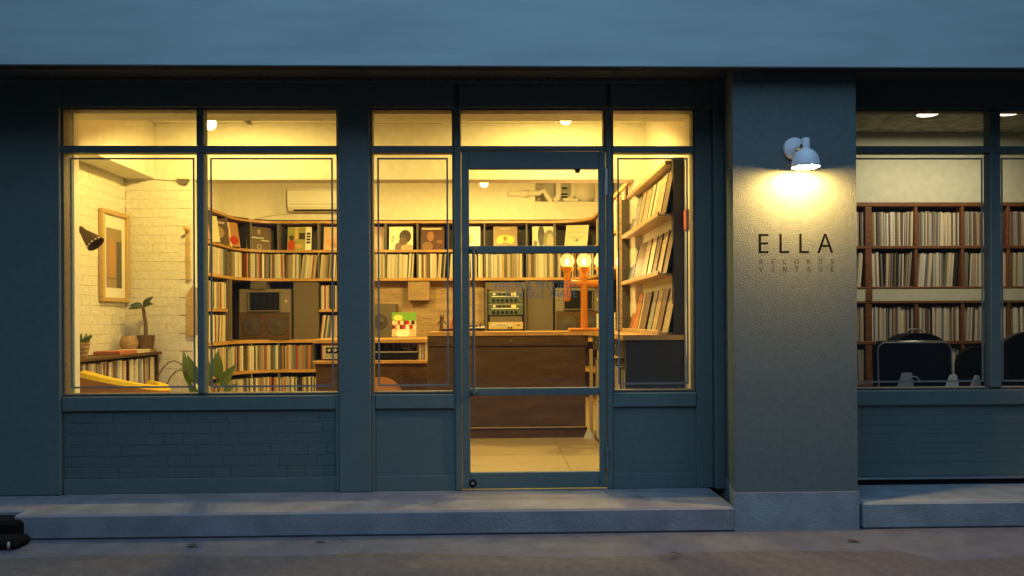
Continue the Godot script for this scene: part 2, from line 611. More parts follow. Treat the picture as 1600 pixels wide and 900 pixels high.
	mat("speckled_pot", Color(0.40, 0.22, 0.11), 0.7, {"tex": noise_tex(0.2, 0.1, 1.0, 41, 2, 128), "scale": Vector3(6, 6, 6)})
	mat("leaf", Color(0.085, 0.12, 0.03), 0.45, {"back": Color(0.25, 0.35, 0.1)})
	mat("dark_leaf", Color(0.045, 0.065, 0.03), 0.5)
	mat("stem", Color(0.13, 0.085, 0.05), 0.8)
	mat("yellow_cloth", Color(0.80, 0.52, 0.012), 0.8, {"tex": grain, "scale": Vector3(5, 5, 5)})
	mat("orange_shell", Color(0.50, 0.20, 0.05), 0.35)
	mat("mat_board", Color(0.75, 0.72, 0.62), 0.8)
	mat("gilt", Color(0.50, 0.33, 0.12), 0.4)
	mat("book_red", Color(0.42, 0.13, 0.06), 0.6)
	mat("book_pale", Color(0.60, 0.50, 0.34), 0.7)
	mat("raw_concrete", Color(0.46, 0.44, 0.36), 0.9, {"tex": blotch})
	mat("room_white", Color(0.56, 0.56, 0.42), 0.8, {"tex": noise_tex(0.02, 0.95, 1.0, 51)})
	mat("navy_cloth", Color(0.010, 0.013, 0.019), 0.8, {"spec": 0.15, "tex": grain, "scale": Vector3(6, 6, 6)})
	mat("piping", Color(0.22, 0.21, 0.20), 0.35)
	mat("card", Color(0.33, 0.30, 0.25), 0.8)
	mat("dead_leaf", Color(0.05, 0.035, 0.025), 0.8)
	mat("neighbour", Color(0.035, 0.035, 0.035), 0.9, {"tex": blotch})
	mat("opposite", Color(0.05, 0.048, 0.046), 0.9, {"tex": blotch})
	mat("dark_edge", Color(0.03, 0.03, 0.028), 0.9, {"spec": 0.2})
	mat("grit", Color(0.20, 0.18, 0.17), 0.9)
	mat("toy_red", Color(0.55, 0.13, 0.06), 0.5)
	var bulb := Color(1.0, 0.72, 0.36)
	mat("bulb", Color(1, 1, 1), 0.4, {"glow": bulb, "power": 30.0})
	mat("filament", Color(1, 1, 1), 0.4, {"glow": Color(1.0, 0.66, 0.3), "power": 20.0})
	mat("lamp_glow", Color(1, 1, 1), 0.4, {"glow": Color(1.0, 0.86, 0.66), "power": 9.0})
	mat("disc_glow", Color(1, 1, 1), 0.4, {"glow": Color(1.0, 0.93, 0.80), "power": 3.0})
	var glass := StandardMaterial3D.new()
	glass.resource_name = "window_glass"
	glass.transparency = BaseMaterial3D.TRANSPARENCY_ALPHA
	glass.albedo_color = Color(0.9, 0.95, 0.95, 0.003)
	glass.roughness = 0.02
	glass.metallic_specular = 0.45
	M.glass = glass
	var globe := glass.duplicate()
	globe.resource_name = "bulb_glass"
	globe.albedo_color = Color(1.0, 0.93, 0.80, 0.05)
	M.globe = globe
	var ink := noise_tex(0.05, 0.80, 1.0, 61, 3, 128)
	for s in SPINES:
		mat("spine_" + s[0], s[1], 0.55, {"tex": ink, "world": false, "scale": Vector3(0.6, 2.2, 1)})
		for k in s[2]:
			spine_bag.append(SPINES.find(s))
	var sm: StandardMaterial3D = mat("spines", Color(1, 1, 1), 0.55, {"tex": ink, "world": false, "scale": Vector3(0.6, 2.2, 1)})
	sm.vertex_color_use_as_albedo = true


func stucco_tex() -> NoiseTexture2D:
	# trowelled render: fine grit, broken up by a warp
	var t := noise_tex(0.06, 0.0, 1.0, 12, 4, 1024)
	var f: FastNoiseLite = t.noise
	f.domain_warp_enabled = true
	f.domain_warp_amplitude = 40.0
	f.domain_warp_frequency = 0.008
	f.fractal_gain = 0.65
	return t


func wood_tex(strength: float) -> ImageTexture:
	var f := FastNoiseLite.new()
	f.seed = 77
	f.frequency = 0.02
	f.fractal_octaves = 4
	var im := Image.create(512, 256, false, Image.FORMAT_RGB8)
	for y in 256:
		for x in 512:
			var a := absf(x - 256.0) / 256.0
			var v := f.get_noise_2d(x * 0.22, y * 3.0) * 0.5 + f.get_noise_2d(x * 0.9, y * 9.0 + 900) * 0.35
			v = 0.88 + v * 0.30 * strength * (1.0 - pow(a, 8.0))
			im.set_pixel(x, y, Color(v, v * 0.985, v * 0.96))
	return ImageTexture.create_from_image(im)


func window(called: String, label: String, x0: float, x1: float, mull: Array, y0: float, zg := -0.03, lined := true) -> Node3D:
	# a fixed window: casing, mullions, transom, panes above and below, a thin painted line round each lower pane
	var w := thing(called, Vector3((x0 + x1) / 2, y0, 0), label, "window")
	var e := 0.012
	bx("transom", w, M.paint, x0, x1, 2.25, 2.293, -0.06, 0.006, 0.004)
	bx("stop_bead", w, M.paint_bare, x0, x1, 2.518, 2.53, -0.075, -0.008, 0.002)
	bx("stop_bead", w, M.paint_bare, x0, x0 + e, y0 + e, 2.518, -0.075, -0.008, 0.002)
	bx("stop_bead", w, M.paint_bare, x1 - e, x1, y0 + e, 2.518, -0.075, -0.008, 0.002)
	bx("sill_bead", w, M.paint_bare, x0, x1, y0, y0 + e, -0.09, -0.006, 0.003)
	var xs := [x0]
	for m in mull:
		bx("mullion", w, M.paint, m[0], m[1], y0 + e, 2.2495, -0.062, 0.009, 0.004)
		bx("mullion", w, M.paint, m[0], m[1], 2.2935, 2.518, -0.062, 0.009, 0.004)
		xs.append(m[0]); xs.append(m[1])
	xs.append(x1)
	for i in range(0, xs.size(), 2):
		var a: float = xs[i] + (e if i == 0 else 0.0)
		var b: float = xs[i + 1] - (e if i == xs.size() - 2 else 0.0)
		bx("pane", w, M.glass, a, b, 2.293, 2.518, zg - 0.005, zg, 0.0)
		var p := bx("pane", w, M.glass, a, b, y0 + e, 2.25, zg - 0.005, zg, 0.0)
		if lined:
			var g := 0.026
			var t := 0.011
			var la := a + g
			var lb := b - g
			if i == 0 and called == "side_window":
				la = a - 0.2
			if b > 3.5:
				lb = b + 0.2
			var lo := y0 + 0.045
			var hi := 2.225
			bx("painted_line", p, M.film, la, lb, hi - t, hi, zg + 0.0005, zg + 0.002, 0.0)
			bx("painted_line", p, M.film, la, lb, lo, lo + t, zg + 0.0005, zg + 0.002, 0.0)
			if la > a:
				bx("painted_line", p, M.film, la, la + t, lo + t, hi - t, zg + 0.0005, zg + 0.002, 0.0)
			if lb < b:
				bx("painted_line", p, M.film, lb - t, lb, lo + t, hi - t, zg + 0.0005, zg + 0.002, 0.0)
	return w


func riser(label: String, x0: float, x1: float, mode: String) -> void:
	# the low wall under a window: top rail, bottom board, recessed field of painted bricks or boards
	var w := thing("stall_riser", Vector3((x0 + x1) / 2, 0.14, 0), label, "low wall")
	bx("top_rail", w, M.paint, x0, x1, 0.654, 0.745, -0.05, 0.014, 0.006)
	bx("core", w, M.paint, x0, x1, 0.2352, 0.65, -0.14, -0.0125, 0.0)
	bx("core", w, M.paint, x0, x1, 0.14, 0.235, -0.14, -0.024, 0.0)
	bx("bottom_board", w, M.paint, x0, x1, 0.1405, 0.235, -0.0235, -0.002, 0.003)
	if mode == "brick":
		var made := []
		for k in 5:
			var wd: float = [0.117, 0.117, 0.117, 0.117, 0.228][k]
			made.append([wd, MB.new().box(Vector3(wd / 2, 0.033, 0), Vector3(wd - 0.0014, 0.0668, 0.03), 0.0020).mesh()])
		for r in 6:
			var x: float = x0 - [0.02, 0.06, 0.0, 0.08, 0.035, 0.05][r]
			var y := 0.2365 + r * 0.0685
			while x < x1 - 0.02:
				var m: Array = made[rng.randi() % 5]
				if x >= x0 and x + m[0] <= x1:
					put("brick", m[1], M.paint_brick, w, Transform3D(Basis(Vector3(0, 0, 1), rng.randf_range(-0.003, 0.003)), Vector3(x, y + rng.randf_range(-0.0008, 0.0008), -0.024 + rng.randf_range(0.0, 0.0018))))
				elif x < x0:
					var q: float = x + m[0] - x0
					if q > 0.03:
						bx("brick", w, M.paint_brick, x0 + 0.001, x0 + q - 0.004, y + 0.001, y + 0.0645, -0.035, -0.009, 0.004)
				else:
					bx("brick", w, M.paint_brick, x, x1 - 0.001, y + 0.001, y + 0.0645, -0.035, -0.009, 0.004)
				x += m[0]
	else:
		for r in 6:
			var y := 0.2365 + r * 0.0685
			var g := 0.0007 if mode == "board" else 0.0003
			bx("board", w, M.paint, x0 + 0.002, x1 - 0.002, y + g, y + 0.0685 - g, -0.035, -0.012 + rng.randf_range(-0.0006, 0.0006), 0.0014 if mode == "board" else 0.0006)


func post(label: String, x0: float, x1: float, z1 := 0.02, y0 := 0.1402, y1 := 2.6998) -> void:
	tag(bx("wall_post", self, M.paint, x0, x1, y0, y1, -0.14, z1, 0.006), label, "post")


func shopfront() -> void:
	tag(bx("header_beam", self, M.paint, -3.6, 1.43, 2.5302, 2.6996, -0.14, 0.012, 0.004), "dark painted header board running above the main shop windows and door", "beam")
	post("very dark painted wall post left of the left-hand shop window", -3.6, -2.665)
	post("broad blue-painted post between the two left shop windows", -0.9645, -0.7655)
	post("narrow painted jamb post at the handle side of the glass door", -0.245, -0.203, 0.012)
	post("narrow painted jamb post at the hinge side of the glass door", 0.7075, 0.7445, 0.012)
	post("painted end post between the right pane and the rough pillar", 1.2705, 1.377, 0.004)
	post("stepped corner post standing proud against the rough pillar", 1.3775, 1.44, 0.05, 0.1402, 2.6998)
	window("shop_window", "largest shop window, two lit panes split by a thin mullion", -2.664, -0.965, [[-1.834, -1.79]], 0.748)
	window("shop_window", "single-pane lit shop window between broad post and glass door", -0.765, -0.2455, [], 0.748)
	window("shop_window", "lit shop window right of the door, showing a slanted record rack", 0.745, 1.27, [], 0.748)
	riser("blue-painted brick low wall under the largest shop window", -2.66, -0.985, "brick")
	riser("narrow low wall of level painted courses left of the door", -0.742, -0.2455, "board")
	riser("plain painted low wall panel right of the door", 0.745, 1.2702, "plain")
	# strips framing the fields
	tag(bx("trim_strip", self, M.paint, -0.985, -0.966, 0.141, 0.748, -0.03, 0.012, 0.003), "thin painted strip at the right end of the painted bricks", "trim")
	tag(bx("trim_strip", self, M.paint, -0.764, -0.7425, 0.141, 0.748, -0.03, 0.012, 0.003), "thin painted strip at the left end of the level courses", "trim")
	# the light over the door
	var f := thing("fanlight", Vector3(0.25, 2.25, 0), "wide glazed transom light over the glass door", "window")
	bx("transom", f, M.paint, -0.202, 0.7065, 2.263, 2.293, -0.06, 0.006, 0.004)
	bx("stop_bead", f, M.paint_bare, -0.2, 0.705, 2.518, 2.53, -0.075, -0.008, 0.002)
	bx("stop_bead", f, M.paint_bare, 0.693, 0.705, 2.2935, 2.518, -0.075, -0.008, 0.002)
	bx("pane", f, M.glass, -0.202, 0.693, 2.2935, 2.518, -0.035, -0.03, 0.0)
	# the door
	var d := thing("shop_door", Vector3(0.25, 0.15, 0), "blue framed glass door with three panes and a long pull bar", "door")
	bx("stile", d, M.paint, -0.198, -0.152, 0.152, 2.259, -0.03, 0.008, 0.004)
	bx("stile", d, M.paint, 0.659, 0.702, 0.152, 2.259, -0.03, 0.008, 0.004)
	bx("rail", d, M.paint, -0.1515, 0.6585, 2.148, 2.258, -0.029, 0.007, 0.004)
	bx("rail", d, M.paint, -0.1515, 0.6585, 1.621, 1.668, -0.029, 0.007, 0.004)
	bx("rail", d, M.paint, -0.1515, 0.6585, 0.731, 0.779, -0.029, 0.007, 0.004)
	bx("rail", d, M.paint, -0.1515, 0.6585, 0.152, 0.252, -0.029, 0.007, 0.004)
	for y in [[1.668, 2.148], [0.779, 1.621], [0.252, 0.731]]:
		bx("pane", d, M.glass, -0.1515, 0.6585, y[0], y[1], -0.014, -0.009, 0.0)
	var h := obj("pull_handle", MB.new().tube([Vector3(-0.125, 0.745, 0.045), Vector3(-0.125, 1.66, 0.045)], 0.0085, 12), M.paint, d)
	for y in [0.758, 1.645]:
		obj("mount", cyl(Vector3(-0.125, y, 0.0065), Vector3(-0.125, y, 0.05), 0.013), M.paint, h)
		obj("collar", MB.new().ext(-0.15, -0.10, y - 0.012, y + 0.012, 0.0072, 0.018, 0.004), M.paint, h)
	obj("hinge", MB.new().tube([Vector3(0.706, 1.985, 0.02), Vector3(0.706, 2.146, 0.02)], 0.011, 12), M.steel, d)
	obj("hinge", MB.new().tube([Vector3(0.706, 0.27, 0.02), Vector3(0.706, 0.40, 0.02)], 0.011, 12), M.paint, d)
	var lk := obj("lock", MB.new().lathe([Vector2(0, 0), Vector2(0.024, 0), Vector2(0.024, 0.006), Vector2(0.018, 0.012), Vector2(0, 0.012)], 20, Transform3D(Basis(Vector3.RIGHT, PI / 2), Vector3(-0.137, 0.188, 0.007))), M.black, d)
	obj("cylinder", MB.new().lathe([Vector2(0, 0), Vector2(0.010, 0), Vector2(0.008, 0.005), Vector2(0, 0.005)], 16, Transform3D(Basis(Vector3.RIGHT, PI / 2), Vector3(-0.137, 0.188, 0.0192))), M.steel, lk)
	obj("catch", MB.new().lathe([Vector2(0, -0.02), Vector2(0.012, -0.018), Vector2(0.02, 0.0), Vector2(0.0, 0.0)], 14, Transform3D(Basis(), Vector3(0.53, 2.147, -0.02))), M.bronze, d)
	var rows := [["VINTAGE RECORDS", 1.385], ["BUY SELL TRADE", 1.329]]
	for r in rows:
		var tm := text_mesh(r[0], 0.062, 0.0015)
		var wdt: float = tm.get_aabb().size.x
		put("lettering", tm, M.etch, d, Transform3D(Basis(), Vector3(0.522 - wdt / 2 - tm.get_aabb().get_center().x, r[1], -0.0075)))


func text_mesh(s: String, em: float, depth: float) -> TextMesh:
	var f := SystemFont.new()
	f.font_names = PackedStringArray(["Droid Sans"])
	var t := TextMesh.new()
	t.font = f
	t.text = s
	t.font_size = 64
	t.pixel_size = em / 64.0
	t.depth = depth
	t.vertical_alignment = VERTICAL_ALIGNMENT_BOTTOM
	return t


func letters(parent: Node, s: String, xs: Array, base_y: float, cap: float, z: float, m: Material) -> void:
	for i in s.length():
		var t := text_mesh(s[i], cap / 0.714, 0.0006)
		var b := t.get_aabb()
		put("letter", t, m, parent, Transform3D(Basis(), Vector3(xs[i] - b.get_center().x, base_y - b.position.y, z)))


func outside() -> void:
	# ground
	struct(obj("street", MB.new().ext(-60, 60, -0.3, -0.02, 0.5, 60), M.asphalt), "dark brownish asphalt street in front of the shop")
	# pavement band beside the step: its front edge wanders and thins out into the asphalt
	var edge := []
	var x := -30.0
	while x <= 30.0:
		edge.append(Vector2(x, 0.66 + 0.05 * sin(x * 1.3 + 0.6) + 0.03 * sin(x * 3.7) + (0.2 if x > 2.2 else 0.0)))
		x += 0.15
	var poly := edge.duplicate()
	poly.append(Vector2(30, -0.2)); poly.append(Vector2(-30, -0.2))
	var pv := MB.new()
	var f := Transform3D(Basis(Vector3.RIGHT, PI / 2), Vector3.ZERO)
	pv.prism(poly, 0.0, 0.25, f)
	for i in edge.size() - 1:
		var a: Vector2 = edge[i]
		var b: Vector2 = edge[i + 1]
		pv.face([Vector3(a.x, 0.0, a.y), Vector3(b.x, 0.0, b.y), Vector3(b.x, -0.022, b.y + 0.10), Vector3(a.x, -0.022, a.y + 0.10)], UP)
	struct(obj("pavement", pv, M.pavement), "smooth grey concrete strip at the foot of the step")
	tag(bx("entrance_step", self, M.concrete, -2.66, 1.362, 0.0005, 0.14, -0.14, 0.478, 0.012), "long grey concrete entrance step below the shop windows and door", "step")
	tag(bx("entrance_step", self, M.concrete, -6.0, -2.6605, 0.0005, 0.139, -0.14, 0.36, 0.012), "dark end of the concrete step at the far left", "step")
	tag(bx("side_step", self, M.plinth, 2.095, 7.0, 0.0005, 0.152, -0.05, 0.46, 0.012), "grey concrete step below the right-hand window", "step")
	# pillar with a splayed left flank
	var p := thing("pillar", Vector3(1.7, 0, 0.47), "broad rough-rendered grey-blue pillar carrying the lamp and shop sign", "pillar")
	obj("shaft", MB.new().prism([Vector2(1.357, -0.47), Vector2(2.063, -0.47), Vector2(2.063, 0.14), Vector2(1.4405, 0.14), Vector2(1.4405, -0.06)], 0.2202, 2.6998, Transform3D(Basis(Vector3.RIGHT, -PI / 2), Vector3.ZERO)), M.pillar, p)
	obj("plinth", MB.new().prism([Vector2(1.353, -0.478), Vector2(2.068, -0.478), Vector2(2.068, 0.14), Vector2(1.4405, 0.14), Vector2(1.4405, -0.06)], 0.0005, 0.22, Transform3D(Basis(Vector3.RIGHT, -PI / 2), Vector3.ZERO)), M.plinth, p)
	# sign
	var s := thing("shop_sign", Vector3(1.715, 1.45, 0.472), "black raised letters ELLA above small RECORDS and VINTAGE on the pillar", "sign")
	letters(s, "ELLA", [1.530, 1.648, 1.762, 1.883], 1.576, 0.108, 0.4704, M.letter)
	var xs := []
	for k in 7:
		xs.append(1.515 + k * 0.068)
	letters(s, "RECORDS", xs, 1.513, 0.028, 0.4704, M.small_letter)
	letters(s, "VINTAGE", xs, 1.470, 0.028, 0.4704, M.small_letter)
	# storey above: its front hangs a little below the soffit
	var c := thing("upper_storey", Vector3(0, 2.7, 0.3), "blue-grey rendered wall overhanging the shopfront, lit by the sky", "wall")
	obj("front_wall", MB.new().ext(-7, 8, 2.582, 7.5, 0.55, 0.61, 0.004), M.fascia, c)
	bx("lower_edge", c, M.dark_edge, -7, 8, 2.576, 2.5818, 0.552, 0.606, 0.001)
	bx("soffit", c, M.soffit, -7, 8, 2.70, 2.84, -0.3, 0.5498, 0.0)
	bx("drip_strip", c, M.soffit, -3.6, 1.36, 2.672, 2.6995, 0.03, 0.06, 0.004)
	# lamp on the pillar
	var l := thing("wall_lamp", Vector3(1.705, 2.165, 0.47), "white dome wall lamp shining down on the pillar", "lamp")
	var out := Transform3D(Basis(Vector3.RIGHT, PI / 2), Vector3(1.703, 2.166, 0.471))
	obj("wall_plate", MB.new().lathe([Vector2(0, 0), Vector2(0.060, 0), Vector2(0.062, 0.006), Vector2(0.060, 0.022), Vector2(0.054, 0.027), Vector2(0, 0.027)], 32, out), M.lamp_white, l)
	obj("arm", MB.new().tube([Vector3(1.706, 2.163, 0.498), Vector3(1.716, 2.163, 0.53), Vector3(1.718, 2.166, 0.600)], 0.012, 12), M.lamp_white, l)
	obj("pivot", cyl(Vector3(1.69, 2.152, 0.600), Vector3(1.722, 2.152, 0.600), 0.011), M.bronze, l)
	obj("socket", MB.new().lathe([Vector2(0, 0.19), Vector2(0.021, 0.19), Vector2(0.023, 0.184), Vector2(0.023, 0.115), Vector2(0.0, 0.115)], 24, Transform3D(Basis(), Vector3(1.718, 2.005, 0.600))), M.lamp_white, l)
	var dome := []
	for i in 13:
		var a := i / 12.0
		dome.append(Vector2(0.075 * sqrt(maxf(0.0, 1.0 - pow(a * 0.97, 2.2))), 0.033 + 0.098 * a))
	dome.append(Vector2(0.0, 0.132))
	var inner := []
	for i in range(dome.size() - 1, -1, -1):
		var q: Vector2 = dome[i]
		inner.append(Vector2(maxf(0.0, q.x - 0.003), q.y - 0.003))
	var shade := [inner[inner.size() - 1]] + dome
	var sh := MB.new().lathe(shade, 36, Transform3D(Basis(), Vector3(1.718, 2.005, 0.600)))
	sh.lathe(inner, 36, Transform3D(Basis(), Vector3(1.718, 2.005, 0.600)))
	obj("shade", sh, M.lamp_white, l)
	obj("bulb", MB.new().lathe(ball(0.028), 20, Transform3D(Basis(), Vector3(1.718, 2.050, 0.600))), M.lamp_glow, l)
	# far left corner
	var k := thing("rubber_ramp", Vector3(-2.75, 0, 0.55), "black stepped rubber kerb ramp in the dark left corner", "ramp")
	bx("upper_tread", k, M.rubber, -3.2, -2.60, 0.0, 0.118, 0.3605, 0.52, 0.02)
	bx("lower_tread", k, M.rubber, -3.2, -2.525, 0.0, 0.055, 0.5205, 0.66, 0.02)
	obj("reflector", MB.new().lathe([Vector2(0, 0), Vector2(0.014, 0.001), Vector2(0.010, 0.007), Vector2(0, 0.008)], 14, Transform3D(Basis(Vector3.RIGHT, PI / 2).scaled(Vector3(0.6, 1.6, 1)), Vector3(-2.565, 0.028, 0.660))), M.card, k)
	# what shades the front from outside the frame: the next house on the left and the houses over the way
	tag(bx("neighbour_wall", self, M.neighbour, 3.78, 6.0, 0.0, 6.0, 0.62, 4.0, 0.02), "dark projecting wall of the house next door on the right", "wall")
	tag(bx("neighbour_wall", self, M.neighbour, -5.2, -3.30, 0.0, 6.0, 0.62, 4.4, 0.02), "dark projecting wall of the house next door on the left", "wall")
	for q in [[-22.0, -6.5, 4.6], [-6.4, 5.6, 5.6], [5.8, 22.0, 4.2]]:
		var b := thing("opposite_house", Vector3((q[0] + q[1]) / 2, 0, 10.6), ["tall plain house straight across the street", "plain house across the street to the left", "lower house across the street to the right"][[-6.4, -22.0, 5.8].find(q[0])], "house")
		bx("wall", b, M.opposite, q[0], q[1], -0.02, q[2], 10.6, 15.0, 0.0)
		var xx: float = q[0] + 1.4
		while xx < q[1] - 2.0:
			for yy in [1.0, 2.9]:
				var wd := bx("window", b, M.divider, xx, xx + 1.5, yy, yy + 1.3, 10.54, 10.61, 0.0)
				bx("window_pane", wd, M.black_gloss, xx + 0.06, xx + 1.44, yy + 0.06, yy + 1.24, 10.53, 10.545, 0.0)
			xx += 3.1
	# loose grit on the street and along the foot of the step
	var gm := MultiMesh.new()
	gm.transform_format = MultiMesh.TRANSFORM_3D
	gm.mesh = MB.new().lathe([Vector2(0, -0.5), Vector2(0.45, -0.25), Vector2(0.5, 0.1), Vector2(0.2, 0.45), Vector2(0, 0.5)], 6, Transform3D(), false).mesh()
	gm.instance_count = 520
	for i in 520:
		var gz := 0.49 + pow(rng.randf(), 1.6) * 1.5
		var gx := rng.randf_range(-3.2, 3.6)
		var gs := rng.randf_range(0.003, 0.008)
		var gy := -0.0195 if gz > 0.78 else 0.0005
		gm.set_instance_transform(i, Transform3D(Basis(Vector3(rng.randf(), 1, rng.randf()).normalized(), rng.randf() * TAU) * Basis.from_scale(Vector3(gs * 1.3, gs * 0.7, gs)), Vector3(gx, gy, gz)))
	var gi := MultiMeshInstance3D.new()
	gi.multimesh = gm
	gi.name = "street_grit"
	gi.material_override = M.grit
	gi.set_meta("kind", "stuff")
	tag(gi, "loose grit scattered over the street before the step", "grit")
	add_child(gi)
	# litter
	var lit := [[0.92, 0.86, "small dead leaf on the street left of the pillar foot"], [1.93, 0.68, "thin dark twig-like leaf on the ground before the pillar"], [-1.62, 0.62, "dark curled leaf on the ground below the brick low wall"], [-0.95, 0.58, "small dark leaf below the broad post"], [2.32, 1.32, "dark leaf on the asphalt before the right step"]]
	for q in lit:
		var dl := MB.new().leaf(Vector3(q[0] - 0.03, 0.004, q[1]), Vector3(q[0] + 0.035, 0.012, q[1] + 0.012), 0.022, UP, 0.3)
		tag(obj("dead_leaf", dl, M.dead_leaf), q[2], "leaf")


func rooms() -> void:
	# main shop: front part up to the beam, deeper part behind it
	var fl := bx("shop_floor", self, M.grey_panel, -3.4, 1.75, -0.05, 0.1345, -5.7, -0.1405, 0.0)
	struct(fl, "sub-floor of the record shop")
	var pan := MB.new().ext(0.0015, 0.9085, -0.005, 0.0, -1.8485, 0.0, 0.001).mesh()
	for i in 6:
		for j in 3:
			var px := -3.103 + 0.91 * i
			put("floor_board", pan, M.floor, fl, Transform3D(Basis(), Vector3(px, 0.14, -0.141 - 1.85 * j)))
	struct(bx("shop_ceiling", self, M.plaster, -3.5, 1.75, 2.86, 3.3, -1.78, -0.1405, 0.0), "pale ceiling over the front of the shop")
	struct(bx("shop_ceiling", self, M.plaster, -3.9, 2.0, 3.2, 3.35, -6.0, -1.7805, 0.0), "higher ceiling over the back of the shop")
	struct(bx("ceiling_beam", self, M.plaster, -3.9, 2.0, 2.39, 2.8595, -1.78, -1.62, 0.004), "pale beam crossing the shop ceiling")
	tag(bx("picture_rail", self, M.plaster, -2.82, 1.288, 2.845, 2.8595, -1.6195, -1.605, 0.003), "thin pale batten along the top of the ceiling beam", "batten")
	struct(bx("ceiling_bulkhead", self, M.plaster, -3.0695, -2.825, 2.40, 2.8595, -1.6195, -0.1405, 0.004), "boxed-in beam along the left wall")
	struct(bx("front_lintel", self, M.plaster, -3.4, 1.75, 2.54, 3.3, -0.34, -0.1402, 0.0), "wall above the shop windows, inside")
	# left wall of painted bricks
	var lw := bx("left_wall", self, M.plaster, -3.4, -3.078, 0.14, 2.86, -1.62, -0.1405, 0.0)
	struct(lw, "white painted brick wall at the left of the shop")
	bx("wall_stub", lw, M.plaster, -3.0775, -2.664, 0.14, 2.54, -0.2, -0.1405, 0.003)
	var fw := bx("nook_wall", self, M.plaster, -3.4, -2.50, 0.14, 2.39, -1.79, -1.628, 0.004)
	struct(fw, "white painted brick wall facing the window, left of the shelves")
	var bm := []
	for k in 4:
		bm.append(MB.new().box(Vector3.ZERO, Vector3(0.2188, 0.0738, 0.012), 0.0012 + 0.0006 * k).mesh())
	for r in 30:
		var y := 0.178 + r * 0.0745
		if y > 2.37:
			break
		var off := 0.11 if r % 2 else 0.0
		for i in 5:
			var z := -1.505 + i * 0.2195 + off
			if z > -0.55:
				continue
			put("brick", bm[rng.randi() % 4], M.white_brick, lw, Transform3D(Basis(UP, PI / 2), Vector3(-3.076 + rng.randf_range(-0.001, 0.001), y, z)))
		for i in 3:
			var x := -2.96 + i * 0.2195 - off
			if x > -2.6:
				continue
			put("brick", bm[rng.randi() % 4], M.white_brick, fw, Transform3D(Basis(), Vector3(x, y, -1.627 + rng.randf_range(-0.001, 0.0005))))
	# right wall and the column at the end of the rack
	struct(bx("right_wall", self, M.plaster, 1.29, 1.75, 0.14, 2.86, -1.62, -0.1405, 0.0), "pale wall at the right of the shop")
	struct(bx("right_column", self, M.plaster, 1.20, 1.75, 0.14, 2.39, -1.93, -1.6205, 0.004), "pale column behind the slanted record rack")
	# walls of the deeper part: rounded at the back left
	struct(bx("back_left_wall", self, M.plaster, -3.9, -3.58, 0.14, 3.2, -5.9, -1.79, 0.0), "wall behind the left run of shelves")
	struct(bx("back_right_wall", self, M.plaster, 1.62, 1.9, 0.14, 3.2, -5.9, -1.93, 0.0), "wall behind the right run of shelves")
	struct(bx("back_wall", self, M.plaster, -3.9, 1.9, 0.14, 3.2, -5.9, -5.45, 0.0), "back wall of the shop")
	var up := []
	for i in 13:
		var a := PI / 2 * i / 12.0
		up.append(Vector2(-2.70 - 0.60 * cos(a), 4.46 + 0.60 * sin(a)))
	var pl := [Vector2(-3.30, 1.80)] + up + [Vector2(0.55, 5.06), Vector2(0.55, 5.44), Vector2(-3.57, 5.44), Vector2(-3.57, 1.80)]
	struct(obj("upper_wall", MB.new().prism(pl, 2.52, 3.2, Transform3D(Basis(Vector3.RIGHT, -PI / 2), Vector3.ZERO)), M.plaster), "rounded pale wall above the curved shelves")
	struct(obj("upper_wall", MB.new().ext(0.5505, 1.61, 2.52, 2.755, -5.44, -5.06, 0.004), M.plaster), "low pale ledge wall under the ceiling pipes")
	# neighbouring room behind the right-hand window
	struct(bx("side_room_floor", self, M.grey_panel, 1.76, 7.0, 0.0, 0.14, -2.6, -0.06, 0.0), "dark floor of the side room")
	struct(bx("side_room_ceiling", self, M.raw_concrete, 1.76, 7.0, 2.90, 3.3, -2.6, -0.06, 0.0), "raw concrete ceiling of the side room")
	struct(bx("side_room_wall", self, M.room_white, 3.0, 7.0, 2.262, 2.8995, -2.6, -2.05, 0.0), "off-white wall above the shelves of the side room")
	struct(bx("side_room_wall", self, M.room_white, 1.76, 7.0, 0.14, 2.8995, -2.9, -2.605, 0.0), "back wall of the side room")
	struct(bx("side_room_wall", self, M.room_white, 6.8, 7.0, 0.14, 2.8995, -2.6, -0.06, 0.0), "right end wall of the side room")
	struct(bx("side_room_wall", self, M.room_white, 1.755, 1.95, 0.14, 2.8995, -2.6, -0.06, 0.0), "left end wall of the side room")


func shelf_board(y0: float, y1: float, parent: Node, z_left := -1.95, z_right := -2.05, m: Material = null) -> void:
	var p := []
	p.append(Vector2(-3.22, -z_left))
	for i in 13:
		var a := PI / 2 * i / 12.0
		p.append(Vector2(-2.75 - 0.47 * cos(a), 4.53 + 0.47 * sin(a)))
	for i in 13:
		var a := PI / 2 * i / 12.0
		p.append(Vector2(0.80 + 0.45 * sin(a), 4.55 + 0.45 * cos(a)))
	p.append(Vector2(1.25, -z_right))
	p.append_array([Vector2(1.60, -z_right), Vector2(1.60, 5.36), Vector2(-3.56, 5.36), Vector2(-3.56, -z_left)])
	obj("shelf_board", MB.new().prism(p, y0, y1, Transform3D(Basis(Vector3.RIGHT, -PI / 2), Vector3.ZERO)), m if m else M.wood, parent)


